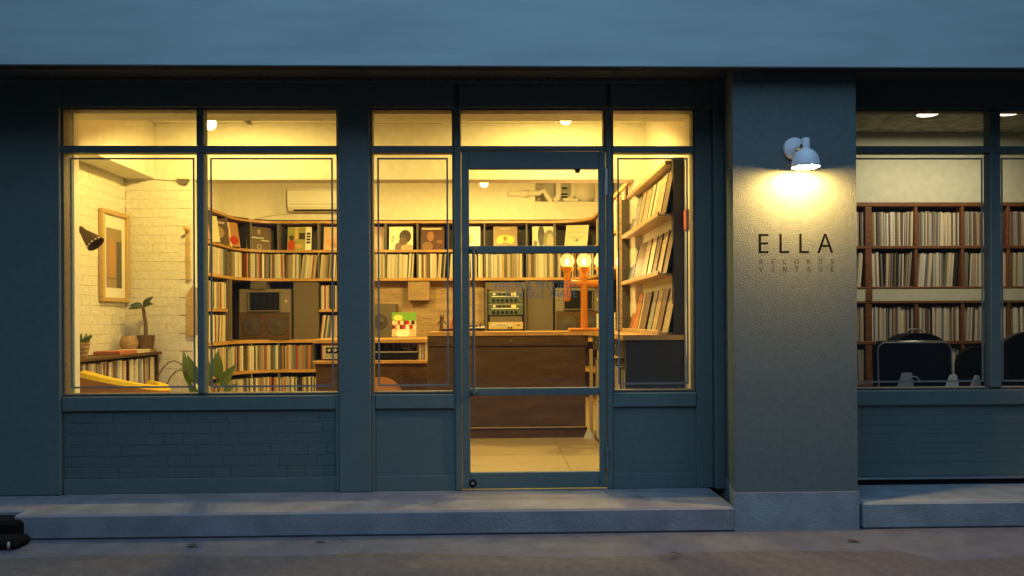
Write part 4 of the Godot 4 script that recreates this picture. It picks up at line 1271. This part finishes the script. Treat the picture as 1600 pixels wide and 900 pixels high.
func fittings() -> void:
	# ceiling tracks and lamps
	tag(bx("lamp_track", self, M.bronze, -2.035, -2.005, 2.835, 2.8595, -1.56, -0.5, 0.002), "dark lamp track on the ceiling behind the big window", "track")
	tag(bx("lamp_track", self, M.white_plastic, 0.51, 0.54, 2.84, 2.8595, -1.56, -0.5, 0.002), "pale lamp track on the ceiling above the door", "track")
	for q in LAMPS:
		track_lamp("ceiling_lamp", q[0], q[1], q[3])
	# air conditioner
	var a := thing("air_conditioner", Vector3(-2.2, 2.66, -5.05), "white wall-mounted air conditioner above the curved shelf", "air conditioner")
	var pr := [Vector2(0, 0.0), Vector2(0.16, 0.0), Vector2(0.20, 0.05), Vector2(0.215, 0.12), Vector2(0.215, 0.25), Vector2(0.19, 0.285), Vector2(0.0, 0.29)]
	obj("case", MB.new().prism(pr, -0.43, 0.43, Transform3D(Basis(UP, -PI / 2), Vector3(-2.19, 2.615, -5.059))), M.white_plastic, a)
	bx("vent", a, M.black, -2.55, -1.83, 2.612, 2.632, -4.92, -4.868, 0.002)
	bx("louvre", a, M.white_plastic, -2.54, -2.20, 2.628, 2.638, -4.868, -4.842, 0.002)
	bx("louvre", a, M.white_plastic, -2.18, -1.84, 2.628, 2.638, -4.868, -4.842, 0.002)
	bx("seam", a, M.divider, -2.60, -1.78, 2.692, 2.695, -4.86, -4.846, 0.0)
	var hose := []
	for i in 14:
		var t := i / 13.0
		hose.append(Vector3(-2.55 - 0.58 * t, 2.61 - 0.012 * t - 0.10 * pow(t, 2.4), -5.045 + 0.16 * pow(t, 3.0)))
	tag(obj("hose", MB.new().tube(hose, 0.013, 8), M.plaster), "pale hose curving from the air conditioner down to the shelf", "hose")
	# pipes in the recess under the ceiling
	var p := thing("ceiling_pipes", Vector3(0.9, 2.76, -5.2), "cluster of painted pipes and ducts in the recess above the door", "pipes")
	obj("pipe", MB.new().tube([Vector3(0.20, 2.85, -5.02), Vector3(0.33, 2.852, -5.02), Vector3(0.60, 2.86, -5.02), Vector3(0.66, 2.90, -5.02), Vector3(0.70, 2.83, -5.03), Vector3(0.76, 2.765, -5.06)], 0.032, 14), M.plaster, p)
	obj("pipe_joint", MB.new().lathe([Vector2(0.034, -0.05), Vector2(0.048, -0.04), Vector2(0.052, 0.02), Vector2(0.042, 0.05), Vector2(0.034, 0.055)], 18, Transform3D(Basis(Vector3(0, 0, 1), PI / 2), Vector3(0.42, 2.853, -5.02))), M.plaster, p)
	obj("pipe", MB.new().tube([Vector3(0.86, 3.19, -5.10), Vector3(0.86, 2.88, -5.10), Vector3(0.845, 2.80, -5.08), Vector3(0.80, 2.757, -5.07)], 0.042, 14), M.white_plastic, p)
	obj("pipe", MB.new().tube([Vector3(1.06, 3.19, -5.16), Vector3(1.06, 2.88, -5.16), Vector3(1.02, 2.80, -5.14), Vector3(0.98, 2.80, -5.14)], 0.034, 12), M.plaster, p)
	obj("pipe", MB.new().tube([Vector3(0.92, 2.79, -5.12), Vector3(1.12, 2.782, -5.12)], 0.026, 12), M.plaster, p)
	for y in [2.83, 2.87, 2.95]:
		bx("clip", p, M.black, 0.91, 0.985, y, y + 0.012, -5.22, -5.16, 0.0)
	obj("duct", MB.new().lathe([Vector2(0.0, 0.0), Vector2(0.09, 0.01), Vector2(0.15, 0.09), Vector2(0.16, 0.2), Vector2(0.145, 0.44)], 22, Transform3D(Basis(), Vector3(1.21, 2.757, -5.22))), M.plaster, p)
	obj("duct", MB.new().lathe([Vector2(0.0, 0.0), Vector2(0.10, 0.0), Vector2(0.15, 0.2), Vector2(0.2, 0.44)], 20, Transform3D(Basis(), Vector3(1.44, 2.757, -5.26))), M.plaster, p)
	# small things on the white walls
	tag(obj("cable", MB.new().tube([Vector3(-2.82, 2.398, -1.612), Vector3(-2.70, 2.388, -1.612), Vector3(-2.60, 2.385, -1.612), Vector3(-2.53, 2.392, -1.612)], 0.004, 6), M.plaster), "thin pale cable along the foot of the beam", "cable")
	tag(obj("cable_bracket", MB.new().prism([Vector2(0, 0), Vector2(0.10, -0.005), Vector2(0.075, -0.05), Vector2(0.03, -0.035)], -0.02, 0.02, Transform3D(Basis(), Vector3(-2.635, 2.395, -1.60))), M.cabinet_grey), "small grey bracket under the left end of the beam", "bracket")
	var cr := thing("coat_peg", Vector3(-2.54, 1.9, -1.62), "wooden peg strip hanging on the white nook wall by the mullion", "peg")
	bx("strip", cr, M.pale_wood, -2.565, -2.535, 1.55, 1.985, -1.62, -1.60, 0.003)
	obj("peg", cyl(Vector3(-2.55, 1.96, -1.60), Vector3(-2.55, 1.975, -1.54), 0.014), M.wood, cr)
	var bd := tag(obj("bread_board", MB.new().prism([Vector2(-0.03, -0.20), Vector2(0.10, -0.20), Vector2(0.10, 0.16), Vector2(0.03, 0.22), Vector2(-0.03, 0.14)], 0.0, 0.02, Transform3D(Basis(), Vector3(-2.53, 1.29, -1.612))), M.pale_wood), "flat pale wooden board hanging low on the nook wall", "board")
	# picture on the left wall
	var f := thing("framed_picture", Vector3(-3.06, 1.7, -1.40), "framed picture with pale mount on the left brick wall", "picture")
	var px := -3.066
	bx("mount", f, M.mat_board, px, px + 0.012, 1.40, 2.06, -1.575, -1.225, 0.0)
	for q in [[1.365, 1.40, -1.61, -1.19], [2.06, 2.095, -1.61, -1.19], [1.40, 2.06, -1.61, -1.575], [1.40, 2.06, -1.225, -1.19]]:
		bx("frame", f, M.gilt, px, px + 0.035, q[0], q[1], q[2], q[3], 0.004)
	bx("print", f, print_mat(11), px + 0.0125, px + 0.014, 1.48, 1.955, -1.52, -1.28, 0.0)
	# bronze lamp on an arm
	var l := thing("arm_lamp", Vector3(-3.0, 1.95, -0.8), "unlit dark bronze cone lamp on an arm before the picture", "lamp")
	var ax := Vector3(0.098, -0.098, 0.0).normalized()
	var xb := Basis(Quaternion(Vector3.UP, -ax))
	var lx := Transform3D(xb, Vector3(-2.822, 1.755, -0.7))
	var cone := [Vector2(0.062, 0.0), Vector2(0.066, 0.004), Vector2(0.045, 0.075), Vector2(0.024, 0.13), Vector2(0.022, 0.165), Vector2(0.0, 0.168)]
	obj("shade", MB.new().lathe(cone, 24, lx), M.bronze, l)
	obj("arm", MB.new().tube([Vector3(-2.93, 1.865, -0.7), Vector3(-2.97, 1.90, -0.7), Vector3(-3.065, 1.86, -0.72)], 0.008, 8), M.bronze, l)
	for k in 6:
		var a2 := 0.5 + k * 0.42
		obj("vent_hole", MB.new().lathe(ball(0.006, 5), 8, Transform3D(Basis(), lx * Vector3(cos(a2) * 0.062, 0.010, sin(a2) * 0.062))), M.mat_board, l)
	# record cabinet along the left wall
	var c := thing("record_cabinet", Vector3(-2.9, 0.14, -1.0), "low cabinet of records under the picture, with a dark top", "cabinet")
	bx("cabinet_top", c, M.dark_panel, -3.06, -2.765, 0.935, 0.957, -1.60, -0.25, 0.003)
	bx("cabinet_base", c, M.dark_panel, -3.05, -2.79, 0.1405, 0.605, -1.59, -0.26, 0.002)
	bx("cabinet_end", c, M.dark_panel, -3.05, -2.79, 0.6055, 0.9345, -1.595, -1.575, 0.002)
	fill(Vector3(-2.795, 0.6055, -0.27), Vector3(1, 0, 0), 1.29, "cabinet under the picture", 0.012, 0.026, 0.05)
	var books := [["book_red", -1.24, -0.98, "red book lying at the near end of the cabinet top"], ["book_pale", -1.47, -1.25, "cream book lying on the cabinet between two others"], ["terracotta", -1.58, -1.475, "tan book lying under the potted stem plant"]]
	for q in books:
		tag(bx("book", self, M[q[0]], -3.0, -2.80, 0.9575, 0.985, q[1], q[2], 0.002), q[3], "book")
	# plants
	var p1 := thing("succulent_pot", Vector3(-2.86, 0.957, -0.56), "ribbed clay pot of bushy succulents at the cabinet's near end", "plant")
	var pot := []
	for i in 9:
		pot.append(Vector2(0.040 + 0.022 * i / 8.0 + (0.0025 if i % 2 else 0.0), 0.11 * i / 8.0))
	obj("pot", MB.new().lathe([Vector2(0, 0)] + pot + [Vector2(0.055, 0.11), Vector2(0.05, 0.095), Vector2(0, 0.095)], 22, Transform3D(Basis(), Vector3(-2.86, 0.957, -0.56)), false), M.terracotta, p1)
	var fo := MB.new()
	for i in 46:
		var a3 := rng.randf() * TAU
		var rr := rng.randf() * 0.04
		var o := Vector3(-2.86 + cos(a3) * rr, 1.058, -0.56 + sin(a3) * rr)
		fo.leaf(o, o + Vector3(cos(a3) * rng.randf_range(0.01, 0.05), rng.randf_range(0.02, 0.075), sin(a3) * rng.randf_range(0.01, 0.05)), 0.02, Vector3(cos(a3 + 1), 0.3, sin(a3 + 1)), 0.2)
	obj("foliage", fo, M.leaf, p1)
	var p2 := thing("stem_plant", Vector3(-2.85, 0.985, -1.5), "thick-stemmed plant with four dark leaves in a speckled pot", "plant")
	obj("pot", MB.new().lathe([Vector2(0, 0), Vector2(0.058, 0), Vector2(0.068, 0.11), Vector2(0.06, 0.11), Vector2(0.056, 0.095), Vector2(0, 0.095)], 22, Transform3D(Basis(), Vector3(-2.85, 0.9855, -1.50))), M.speckled_pot, p2)
	obj("stem", MB.new().tube([Vector3(-2.85, 1.07, -1.5), Vector3(-2.853, 1.20, -1.5), Vector3(-2.875, 1.335, -1.5)], 0.017, 10, 0.013), M.stem, p2)
	var tips := [[-2.975, 1.345, -1.48], [-2.965, 1.315, -1.44], [-2.79, 1.415, -1.49], [-2.775, 1.355, -1.45]]
	for q in tips:
		obj("leaf", MB.new().leaf(Vector3(-2.872, 1.335, -1.5), Vector3(q[0], q[1], q[2]), 0.05, Vector3(0.1, 0.5, 1.0), 0.2), M.dark_leaf, p2)
	tag(obj("clay_jar", MB.new().lathe([Vector2(0, 0), Vector2(0.055, 0), Vector2(0.072, 0.03), Vector2(0.070, 0.07), Vector2(0.050, 0.105), Vector2(0.044, 0.105), Vector2(0.04, 0.09), Vector2(0, 0.09)], 22, Transform3D(Basis(), Vector3(-2.955, 0.9855, -1.44))), M.terracotta), "round clay jar left of the speckled pot", "jar")
	var p3 := thing("broadleaf_plant", Vector3(-2.30, 0.14, -1.30), "broad-leaved green plant rising behind the thin mullion", "plant")
	obj("pot", MB.new().lathe([Vector2(0, 0), Vector2(0.10, 0), Vector2(0.14, 0.26), Vector2(0.125, 0.26), Vector2(0.12, 0.22), Vector2(0, 0.22)], 24, Transform3D(Basis(), Vector3(-2.25, 0.1405, -1.30))), M.terracotta, p3)
	var lv := [[-2.40, 0.60, -1.28, -2.43, 0.97, -1.20, 0.06], [-2.33, 0.62, -1.26, -2.37, 0.93, -1.15, 0.085], [-2.27, 0.62, -1.30, -2.29, 0.99, -1.22, 0.09], [-2.20, 0.66, -1.30, -2.17, 0.96, -1.22, 0.10], [-2.16, 0.60, -1.26, -2.03, 0.86, -1.18, 0.085], [-2.12, 0.56, -1.22, -2.0, 0.72, -1.12, 0.05], [-2.30, 0.50, -1.2, -2.34, 0.74, -1.08, 0.06]]
	for q in lv:
		var root := Vector3(-2.25, 0.36, -1.30)
		var at := Vector3(q[0], q[1] + 0.09, q[2])
		obj("stalk", MB.new().tube([root, root.lerp(at, 0.5) + Vector3(0, 0.04, 0.02), at], 0.006, 6), M.leaf, p3)
		obj("leaf", MB.new().leaf(at, Vector3(q[3], q[4], q[5]), q[6], Vector3(0.2, 0.3, 1.0), 0.34), M.leaf, p3)
	for q in [[-2.62, 0.78], [-2.55, 0.70]]:
		var vine := []
		for i in 10:
			var t := i / 9.0
			vine.append(Vector3(lerpf(-2.27, q[0], t), 0.42 + (q[1] - 0.42 + 0.25) * sin(t * 2.2) * 0.9 - 0.1 * t, -1.30 + 0.12 * t))
		obj("tendril", MB.new().tube(vine, 0.005, 6), M.stem, p3)
	# tub chair
	var ch := thing("tub_chair", Vector3(-2.80, 0.14, -0.82), "yellow upholstered tub chair with an orange shell, low in the big window", "chair")
	var sh := MB.new()
	var pd := MB.new()
	var cx := -2.80
	var cz := -0.82
	var pr0 := []
	for i in 33:
		var a4 := lerpf(-0.35 * PI, 1.35 * PI, i / 32.0)
		var dir := Vector3(cos(a4), 0, sin(a4))
		var hh := 0.785 + 0.085 * sin(a4 * 0.5 + 0.6) - 0.10 * maxf(0.0, cos(a4))
		var cc := Vector3(cx, 0, cz)
		var ring := []
		var R := 0.36
		ring.append([cc + dir * (R - 0.06) + UP * 0.42, 0]); ring.append([cc + dir * R + UP * 0.60, 0]); ring.append([cc + dir * (R + 0.05) + UP * (hh - 0.03), 0])
		ring.append([cc + dir * (R + 0.035) + UP * hh, 1]); ring.append([cc + dir * (R - 0.03) + UP * (hh + 0.012), 1]); ring.append([cc + dir * (R - 0.075) + UP * (hh - 0.035), 1]); ring.append([cc + dir * (R - 0.10) + UP * 0.5, 1])
		if i:
			for k in 6:
				var tgt := sh if k < 2 else pd
				var mid: Vector3 = (ring[k][0] + ring[k + 1][0]) * 0.5
				tgt.face([pr0[k][0], ring[k][0], ring[k + 1][0], pr0[k + 1][0]], mid - (cc + dir * (R - 0.03) + UP * 0.62))
		pr0 = ring
	obj("shell", sh, M.orange_shell, ch)
	obj("upholstery", pd, M.yellow_cloth, ch)
	obj("seat", MB.new().lathe([Vector2(0, 0.40), Vector2(0.30, 0.40), Vector2(0.31, 0.44), Vector2(0.28, 0.50), Vector2(0, 0.51)], 28, Transform3D(Basis(), Vector3(cx, 0, cz))), M.yellow_cloth, ch)
	for q in [[-0.2, -0.2], [0.2, -0.2], [-0.2, 0.2], [0.2, 0.2]]:
		obj("leg", cyl(Vector3(cx + q[0] * 0.8, 0.40, cz + q[1] * 0.8), Vector3(cx + q[0], 0.14, cz + q[1]), 0.016, 0.011), M.wood, ch)
	# plywood chair before the desk
	var pc := thing("plywood_chair", Vector3(-1.05, 0.14, -2.6), "orange plywood chair with a rounded back before the desk", "chair")
	var bk := []
	for i in 17:
		var a5 := PI * i / 16.0
		bk.append(Vector2(0.23 * cos(a5), 0.42 + 0.25 * pow(sin(a5), 0.7)))
	obj("backrest", MB.new().prism(bk, -0.006, 0.006, Transform3D(Basis(), Vector3(-1.09, 0.0, -2.40))), M.orange_shell, pc)
	bx("seat", pc, M.orange_shell, -1.30, -0.88, 0.40, 0.415, -2.85, -2.42, 0.006)
	for q in [[-1.27, -2.44], [-0.91, -2.44], [-1.27, -2.82], [-0.91, -2.82]]:
		obj("leg", cyl(Vector3(q[0], 0.40, q[1]), Vector3(q[0], 0.1405, q[1]), 0.012), M.steel, pc)


func side_room() -> void:
	window("side_window", "large dim window right of the pillar with chairs and shelves behind", 2.07, 4.7, [[3.155, 3.222]], 0.748)
	tag(bx("header_beam", self, M.paint, 2.064, 7.0, 2.5302, 2.6996, -0.055, 0.012, 0.004), "black-looking header board above the right-hand window", "beam")
	riser_right()
	post("outer post at the right end of the right-hand window", 4.701, 7.0, 0.02, 0.1525)
	var s := thing("side_shelving", Vector3(4.2, 0.14, -2.1), "reddish wooden record shelves in the side room", "shelves")
	var z0 := -2.6
	var z1 := -2.05
	for y in [[2.225, 2.2615], [1.838, 1.865], [1.470, 1.490], [1.338, 1.361], [0.963, 0.992], [0.580, 0.605], [0.1405, 0.165]]:
		bx("shelf_board", s, M.right_wood, 3.0, 6.2, y[0], y[1], z0, z1, 0.003)
	bx("white_strip", s, M.room_white, 3.0, 6.2, 1.3615, 1.4695, z0, z1 - 0.003, 0.0)
	var ups := [3.002, 3.43, 3.872, 4.305, 4.736, 5.17]
	var rows := [[1.8655, 2.2245], [1.4905, 1.8375], [0.9925, 1.3375], [0.6055, 0.9625]]
	for r in rows:
		for i in ups.size():
			var w := 0.03 if i == 1 else 0.014
			bx("upright", s, M.right_wood, ups[i] - w, ups[i] + w, r[0], r[1], z0, z1 - 0.004, 0.003)
	bx("upright", s, M.right_wood, 3.40, 3.46, 1.362, 1.469, -2.0525, -2.045, 0.002)
	var rn := ["top row", "second row", "third row", "lowest row"]
	var bn := ["first bay", "second bay", "third bay", "fourth bay", "fifth bay"]
	for r in 4:
		for i in 5:
			var a: float = ups[i] + (0.032 if i == 1 else 0.016)
			var b: float = ups[i + 1] - (0.032 if i == 0 else 0.016)
			if a > 4.8:
				continue
			fill(Vector3(a, rows[r][0] + 0.0005, -2.07), Vector3(0, 0, 1), b - a, "%s, %s, side-room shelves" % [rn[r], bn[i]], 0.009, 0.022, 0.10 if r == 1 or r == 2 else 0.03)
	for q in [[3.562, -1.34, "round ceiling light above the chair in the side room"], [4.215, -1.30, "round ceiling light furthest right in the side room"]]:
		var l := thing("ceiling_disc_light", Vector3(q[0], 2.90, q[1]), q[2], "light", "round ceiling lights of the side room")
		var t := Transform3D(Basis(), Vector3(q[0], 2.865, q[1]))
		obj("housing", MB.new().lathe([Vector2(0.085, 0.006), Vector2(0.09, 0.01), Vector2(0.09, 0.034), Vector2(0.0, 0.034)], 28, t), M.white_plastic, l)
		obj("diffuser", MB.new().lathe([Vector2(0, 0), Vector2(0.075, 0.001), Vector2(0.084, 0.006)], 28, t), M.disc_glow, l)
	# chairs
	var c := thing("padded_chair", Vector3(3.13, 0.14, -0.85), "black padded chair back with pale piping behind the right window", "chair")
	obj("backrest", MB.new().prism(round_rect(0.55, 0.56, 0.06), -0.045, 0.045, Transform3D(Basis(Vector3.RIGHT, -0.05), Vector3(3.13, 0.735, -0.84))), M.navy_cloth, c)
	var rim := []
	for q in round_rect(0.555, 0.565, 0.062):
		rim.append(Transform3D(Basis(Vector3.RIGHT, -0.05), Vector3(3.13, 0.735, -0.84)) * Vector3(q.x, q.y, 0.046))
	rim.append(rim[0])
	obj("piping", MB.new().tube(rim, 0.006, 8), M.piping, c)
	obj("top_roll", MB.new().tube([Vector3(2.88, 1.015, -0.862), Vector3(3.38, 1.015, -0.862)], 0.02, 10), M.black_gloss, c)
	bx("seat", c, M.navy_cloth, 2.86, 3.40, 0.42, 0.50, -1.35, -0.88, 0.03)
	for q in [[2.90, -0.92], [3.36, -0.92], [2.90, -1.30], [3.36, -1.30]]:
		obj("leg", cyl(Vector3(q[0], 0.42, q[1]), Vector3(q[0], 0.1405, q[1]), 0.015), M.chrome, c)
	var hump := []
	for i in 13:
		var a := PI * i / 12.0
		hump.append(Vector2(0.20 * cos(a), 0.105 * sin(a)))
	hump.append(Vector2(-0.20, -0.3)); hump.append(Vector2(0.20, -0.3))
	var bg := thing("dark_bag", Vector3(3.2, 0.14, -1.2), "dark soft bag humped behind the padded chair", "bag")
	obj("body", MB.new().prism(hump, -0.08, 0.08, Transform3D(Basis(), Vector3(3.36, 0.98, -1.2))), M.navy_cloth, bg)
	obj("lower_body", MB.new().ext(3.17, 3.55, 0.5005, 0.6805, -1.28, -1.12, 0.02), M.navy_cloth, bg)
	obj("handle", MB.new().tube([Vector3(3.29, 1.08, -1.2), Vector3(3.32, 1.112, -1.2), Vector3(3.40, 1.112, -1.2), Vector3(3.43, 1.08, -1.2)], 0.006, 8), M.piping, bg)
	for q in [[3.74, 0.985, -1.0, "rubber", 0.17, "brown-black rounded chair back left of the right mullion"], [3.98, 1.10, -0.75, "black", 0.24, "tall black chair back at the right edge of the right window"]]:
		var k := thing("rounded_chair", Vector3(q[0], 0.14, q[2]), q[5], "chair")
		var bk := []
		for i in 15:
			var a := PI * i / 14.0
			bk.append(Vector2(q[4] * cos(a) * (1.0 + 0.12 * sin(a)), 0.20 * pow(sin(a), 0.75)))
		bk.append(Vector2(-q[4] * 0.85, -0.3)); bk.append(Vector2(q[4] * 0.85, -0.3))
		obj("backrest", MB.new().prism(bk, -0.025, 0.025, Transform3D(Basis(), Vector3(q[0], q[1] - 0.2, q[2]))), M[q[3]], k)
		bx("seat", k, M[q[3]], q[0] - 0.22, q[0] + 0.22, 0.45, 0.51, q[2] - 0.48, q[2] - 0.02, 0.02)
		for w in [[-0.18, -0.06], [0.18, -0.06], [-0.18, -0.44], [0.18, -0.44]]:
			obj("leg", cyl(Vector3(q[0] + w[0], 0.45, q[2] + w[1]), Vector3(q[0] + w[0], 0.1405, q[2] + w[1]), 0.014), M.chrome, k)
	# cards on the sill
	tag(bx("window_ledge", self, M.grey_panel, 1.96, 6.79, 0.72, 0.742, -0.30, -0.0605, 0.003), "dark inner ledge of the right-hand window", "ledge")
	var cs := [[2.70, 0.10, "folded pale card with curled edge on the right window's ledge"], [3.02, 0.085, "tan folded card right of the curled one on the ledge"], [3.185, 0.08, "whitish card on the ledge beside the mullion"]]
	for i in 3:
		var q: Array = cs[i]
		var f := MB.new().prism([Vector2(-0.055, 0.0), Vector2(0.055 - 0.02 * i, 0.0), Vector2(0.04 - 0.02 * i, q[1]), Vector2(-0.015, q[1])], -0.012, 0.012, Transform3D(Basis(UP, 0.15), Vector3(q[0], 0.7425, -0.17)))
		tag(obj("ledge_card", f, M.book_pale if i == 1 else M.card), q[2], "card")
	var curl := []
	for i in 9:
		var a := PI * i / 8.0
		curl.append(Vector3(2.75 - 0.035 * cos(a), 0.79 + 0.035 * sin(a) - 0.01 * i / 8.0, -0.15))
	tag(obj("paper_curl", MB.new().tube(curl, 0.004, 8), M.card), "curled white paper strip beside the first ledge card", "paper")


func round_rect(w: float, h: float, r: float) -> Array:
	var p := []
	for c in [[1, 1, 0.0], [-1, 1, 0.5], [-1, -1, 1.0], [1, -1, 1.5]]:
		for i in 7:
			var a: float = PI * (c[2] + 0.5 * i / 6.0)
			p.append(Vector2(c[0] * (w / 2 - r) + r * cos(a), c[1] * (h / 2 - r) + r * sin(a)))
	return p


func riser_right() -> void:
	var w := thing("stall_riser", Vector3(3.4, 0.15, 0), "dark painted low wall under the right-hand window", "low wall")
	bx("top_rail", w, M.paint, 2.0645, 6.0, 0.650, 0.747, -0.05, 0.016, 0.006)
	bx("core", w, M.paint, 2.0645, 6.0, 0.20, 0.6495, -0.058, -0.024, 0.0)
	for r in 6:
		var y := 0.285 + r * 0.0605
		bx("board", w, M.paint, 2.066, 6.0, y + 0.0005, y + 0.06, -0.0235, -0.011 + rng.randf_range(-0.0005, 0.0005), 0.001)
	bx("bottom_board", w, M.paint, 2.066, 6.0, 0.2005, 0.284, -0.0235, -0.006, 0.003)
	bx("metal_sill", w, M.steel, 2.066, 6.0, 0.1885, 0.2, -0.05, 0.045, 0.004)
	bx("gap_board", w, M.black, 2.066, 6.0, 0.1535, 0.188, -0.055, 0.02, 0.0)
	tag(bx("rail_bracket", self, M.plinth, 2.069, 2.19, 0.1525, 0.172, 0.10, 0.16, 0.003), "small grey bracket on the step beside the pillar's right foot", "bracket")


func _ready() -> void:
	rng.seed = 20240611
	# camera
	var cam := Camera3D.new()
	cam.name = "camera"
	cam.position = Vector3(0, 1.204, 4.62)
	cam.basis = Basis(UP, deg_to_rad(-1.4)) * Basis(Vector3(0, 0, 1), deg_to_rad(-0.3))
	cam.projection = Camera3D.PROJECTION_FRUSTUM
	cam.near = 0.05
	cam.far = 400.0
	cam.size = 900.0 / 1154.0 * cam.near
	cam.frustum_offset = Vector2(0, 50.0 / 1154.0 * cam.near)
	add_child(cam)
	# dusk sky, no sun
	var sm := ProceduralSkyMaterial.new()
	sm.sky_top_color = Color(0.465, 0.60, 0.735)
	sm.sky_horizon_color = Color(0.565, 0.655, 0.765)
	sm.ground_bottom_color = Color(0.15, 0.15, 0.16)
	sm.ground_horizon_color = Color(0.25, 0.27, 0.30)
	sm.sky_curve = 0.2
	var sky := Sky.new()
	sky.sky_material = sm
	var e := Environment.new()
	e.background_mode = Environment.BG_SKY
	e.sky = sky
	e.background_energy_multiplier = 3.7
	e.tonemap_mode = Environment.TONE_MAPPER_LINEAR
	e.tonemap_exposure = 1.0
	e.sdfgi_enabled = true
	e.ssao_enabled = true
	e.ssil_enabled = true
	var we := WorldEnvironment.new()
	we.environment = e
	add_child(we)
	# lamps that the photograph shows lit
	var warm := Color(1.0, 0.735, 0.19)
	for q in LAMPS:
		var sp := SpotLight3D.new()
		sp.name = "track_lamp_light"
		sp.position = q[0]
		sp.rotation.x = -PI / 2 + (0.38 if q[1] < 3.0 else 0.3)
		sp.spot_angle = 88.0
		sp.spot_angle_attenuation = 0.36
		sp.light_color = warm.linear_to_srgb()
		sp.light_energy = q[2]
		sp.light_size = 0.035
		sp.spot_range = 12.0
		sp.spot_attenuation = 2.0
		sp.shadow_enabled = true
		add_child(sp)
	for x in [0.672, 0.826, 0.985]:
		lamp_light("globe_light", Vector3(x, 1.735, -2.12), Color(1.0, 0.58, 0.2), 0.15, 0.016)
	lamp_light("wall_lamp_light", Vector3(1.718, 2.050, 0.600), Color(1.0, 0.54, 0.155), 2.6, 0.028)
	for q in [[3.562, -1.34], [4.215, -1.30]]:
		var a := AreaLight3D.new()
		a.name = "disc_light"
		a.area_size = Vector2(0.14, 0.14)
		a.position = Vector3(q[0], 2.862, q[1])
		a.rotation.x = -PI / 2
		a.light_color = Color(1.0, 0.86, 0.58).linear_to_srgb()
		a.light_energy = 1.35
		a.shadow_enabled = true
		add_child(a)

	materials()
	sleeve_mesh = MB.new().prism([Vector2(-0.5, 1.0), Vector2(-0.5, 0.012), Vector2(-0.3, 0.0), Vector2(0.3, 0.0), Vector2(0.5, 0.012), Vector2(0.5, 1.0)], 0.0, 1.0, Transform3D(Basis(Vector3.RIGHT, -PI / 2), Vector3.ZERO)).mesh()
	outside()
	rooms()
	shopfront()
	shelves()
	covers()
	hifi()
	counter()
	orange_lamp()
	rack()
	fittings()
	side_room()
	place_sleeves()
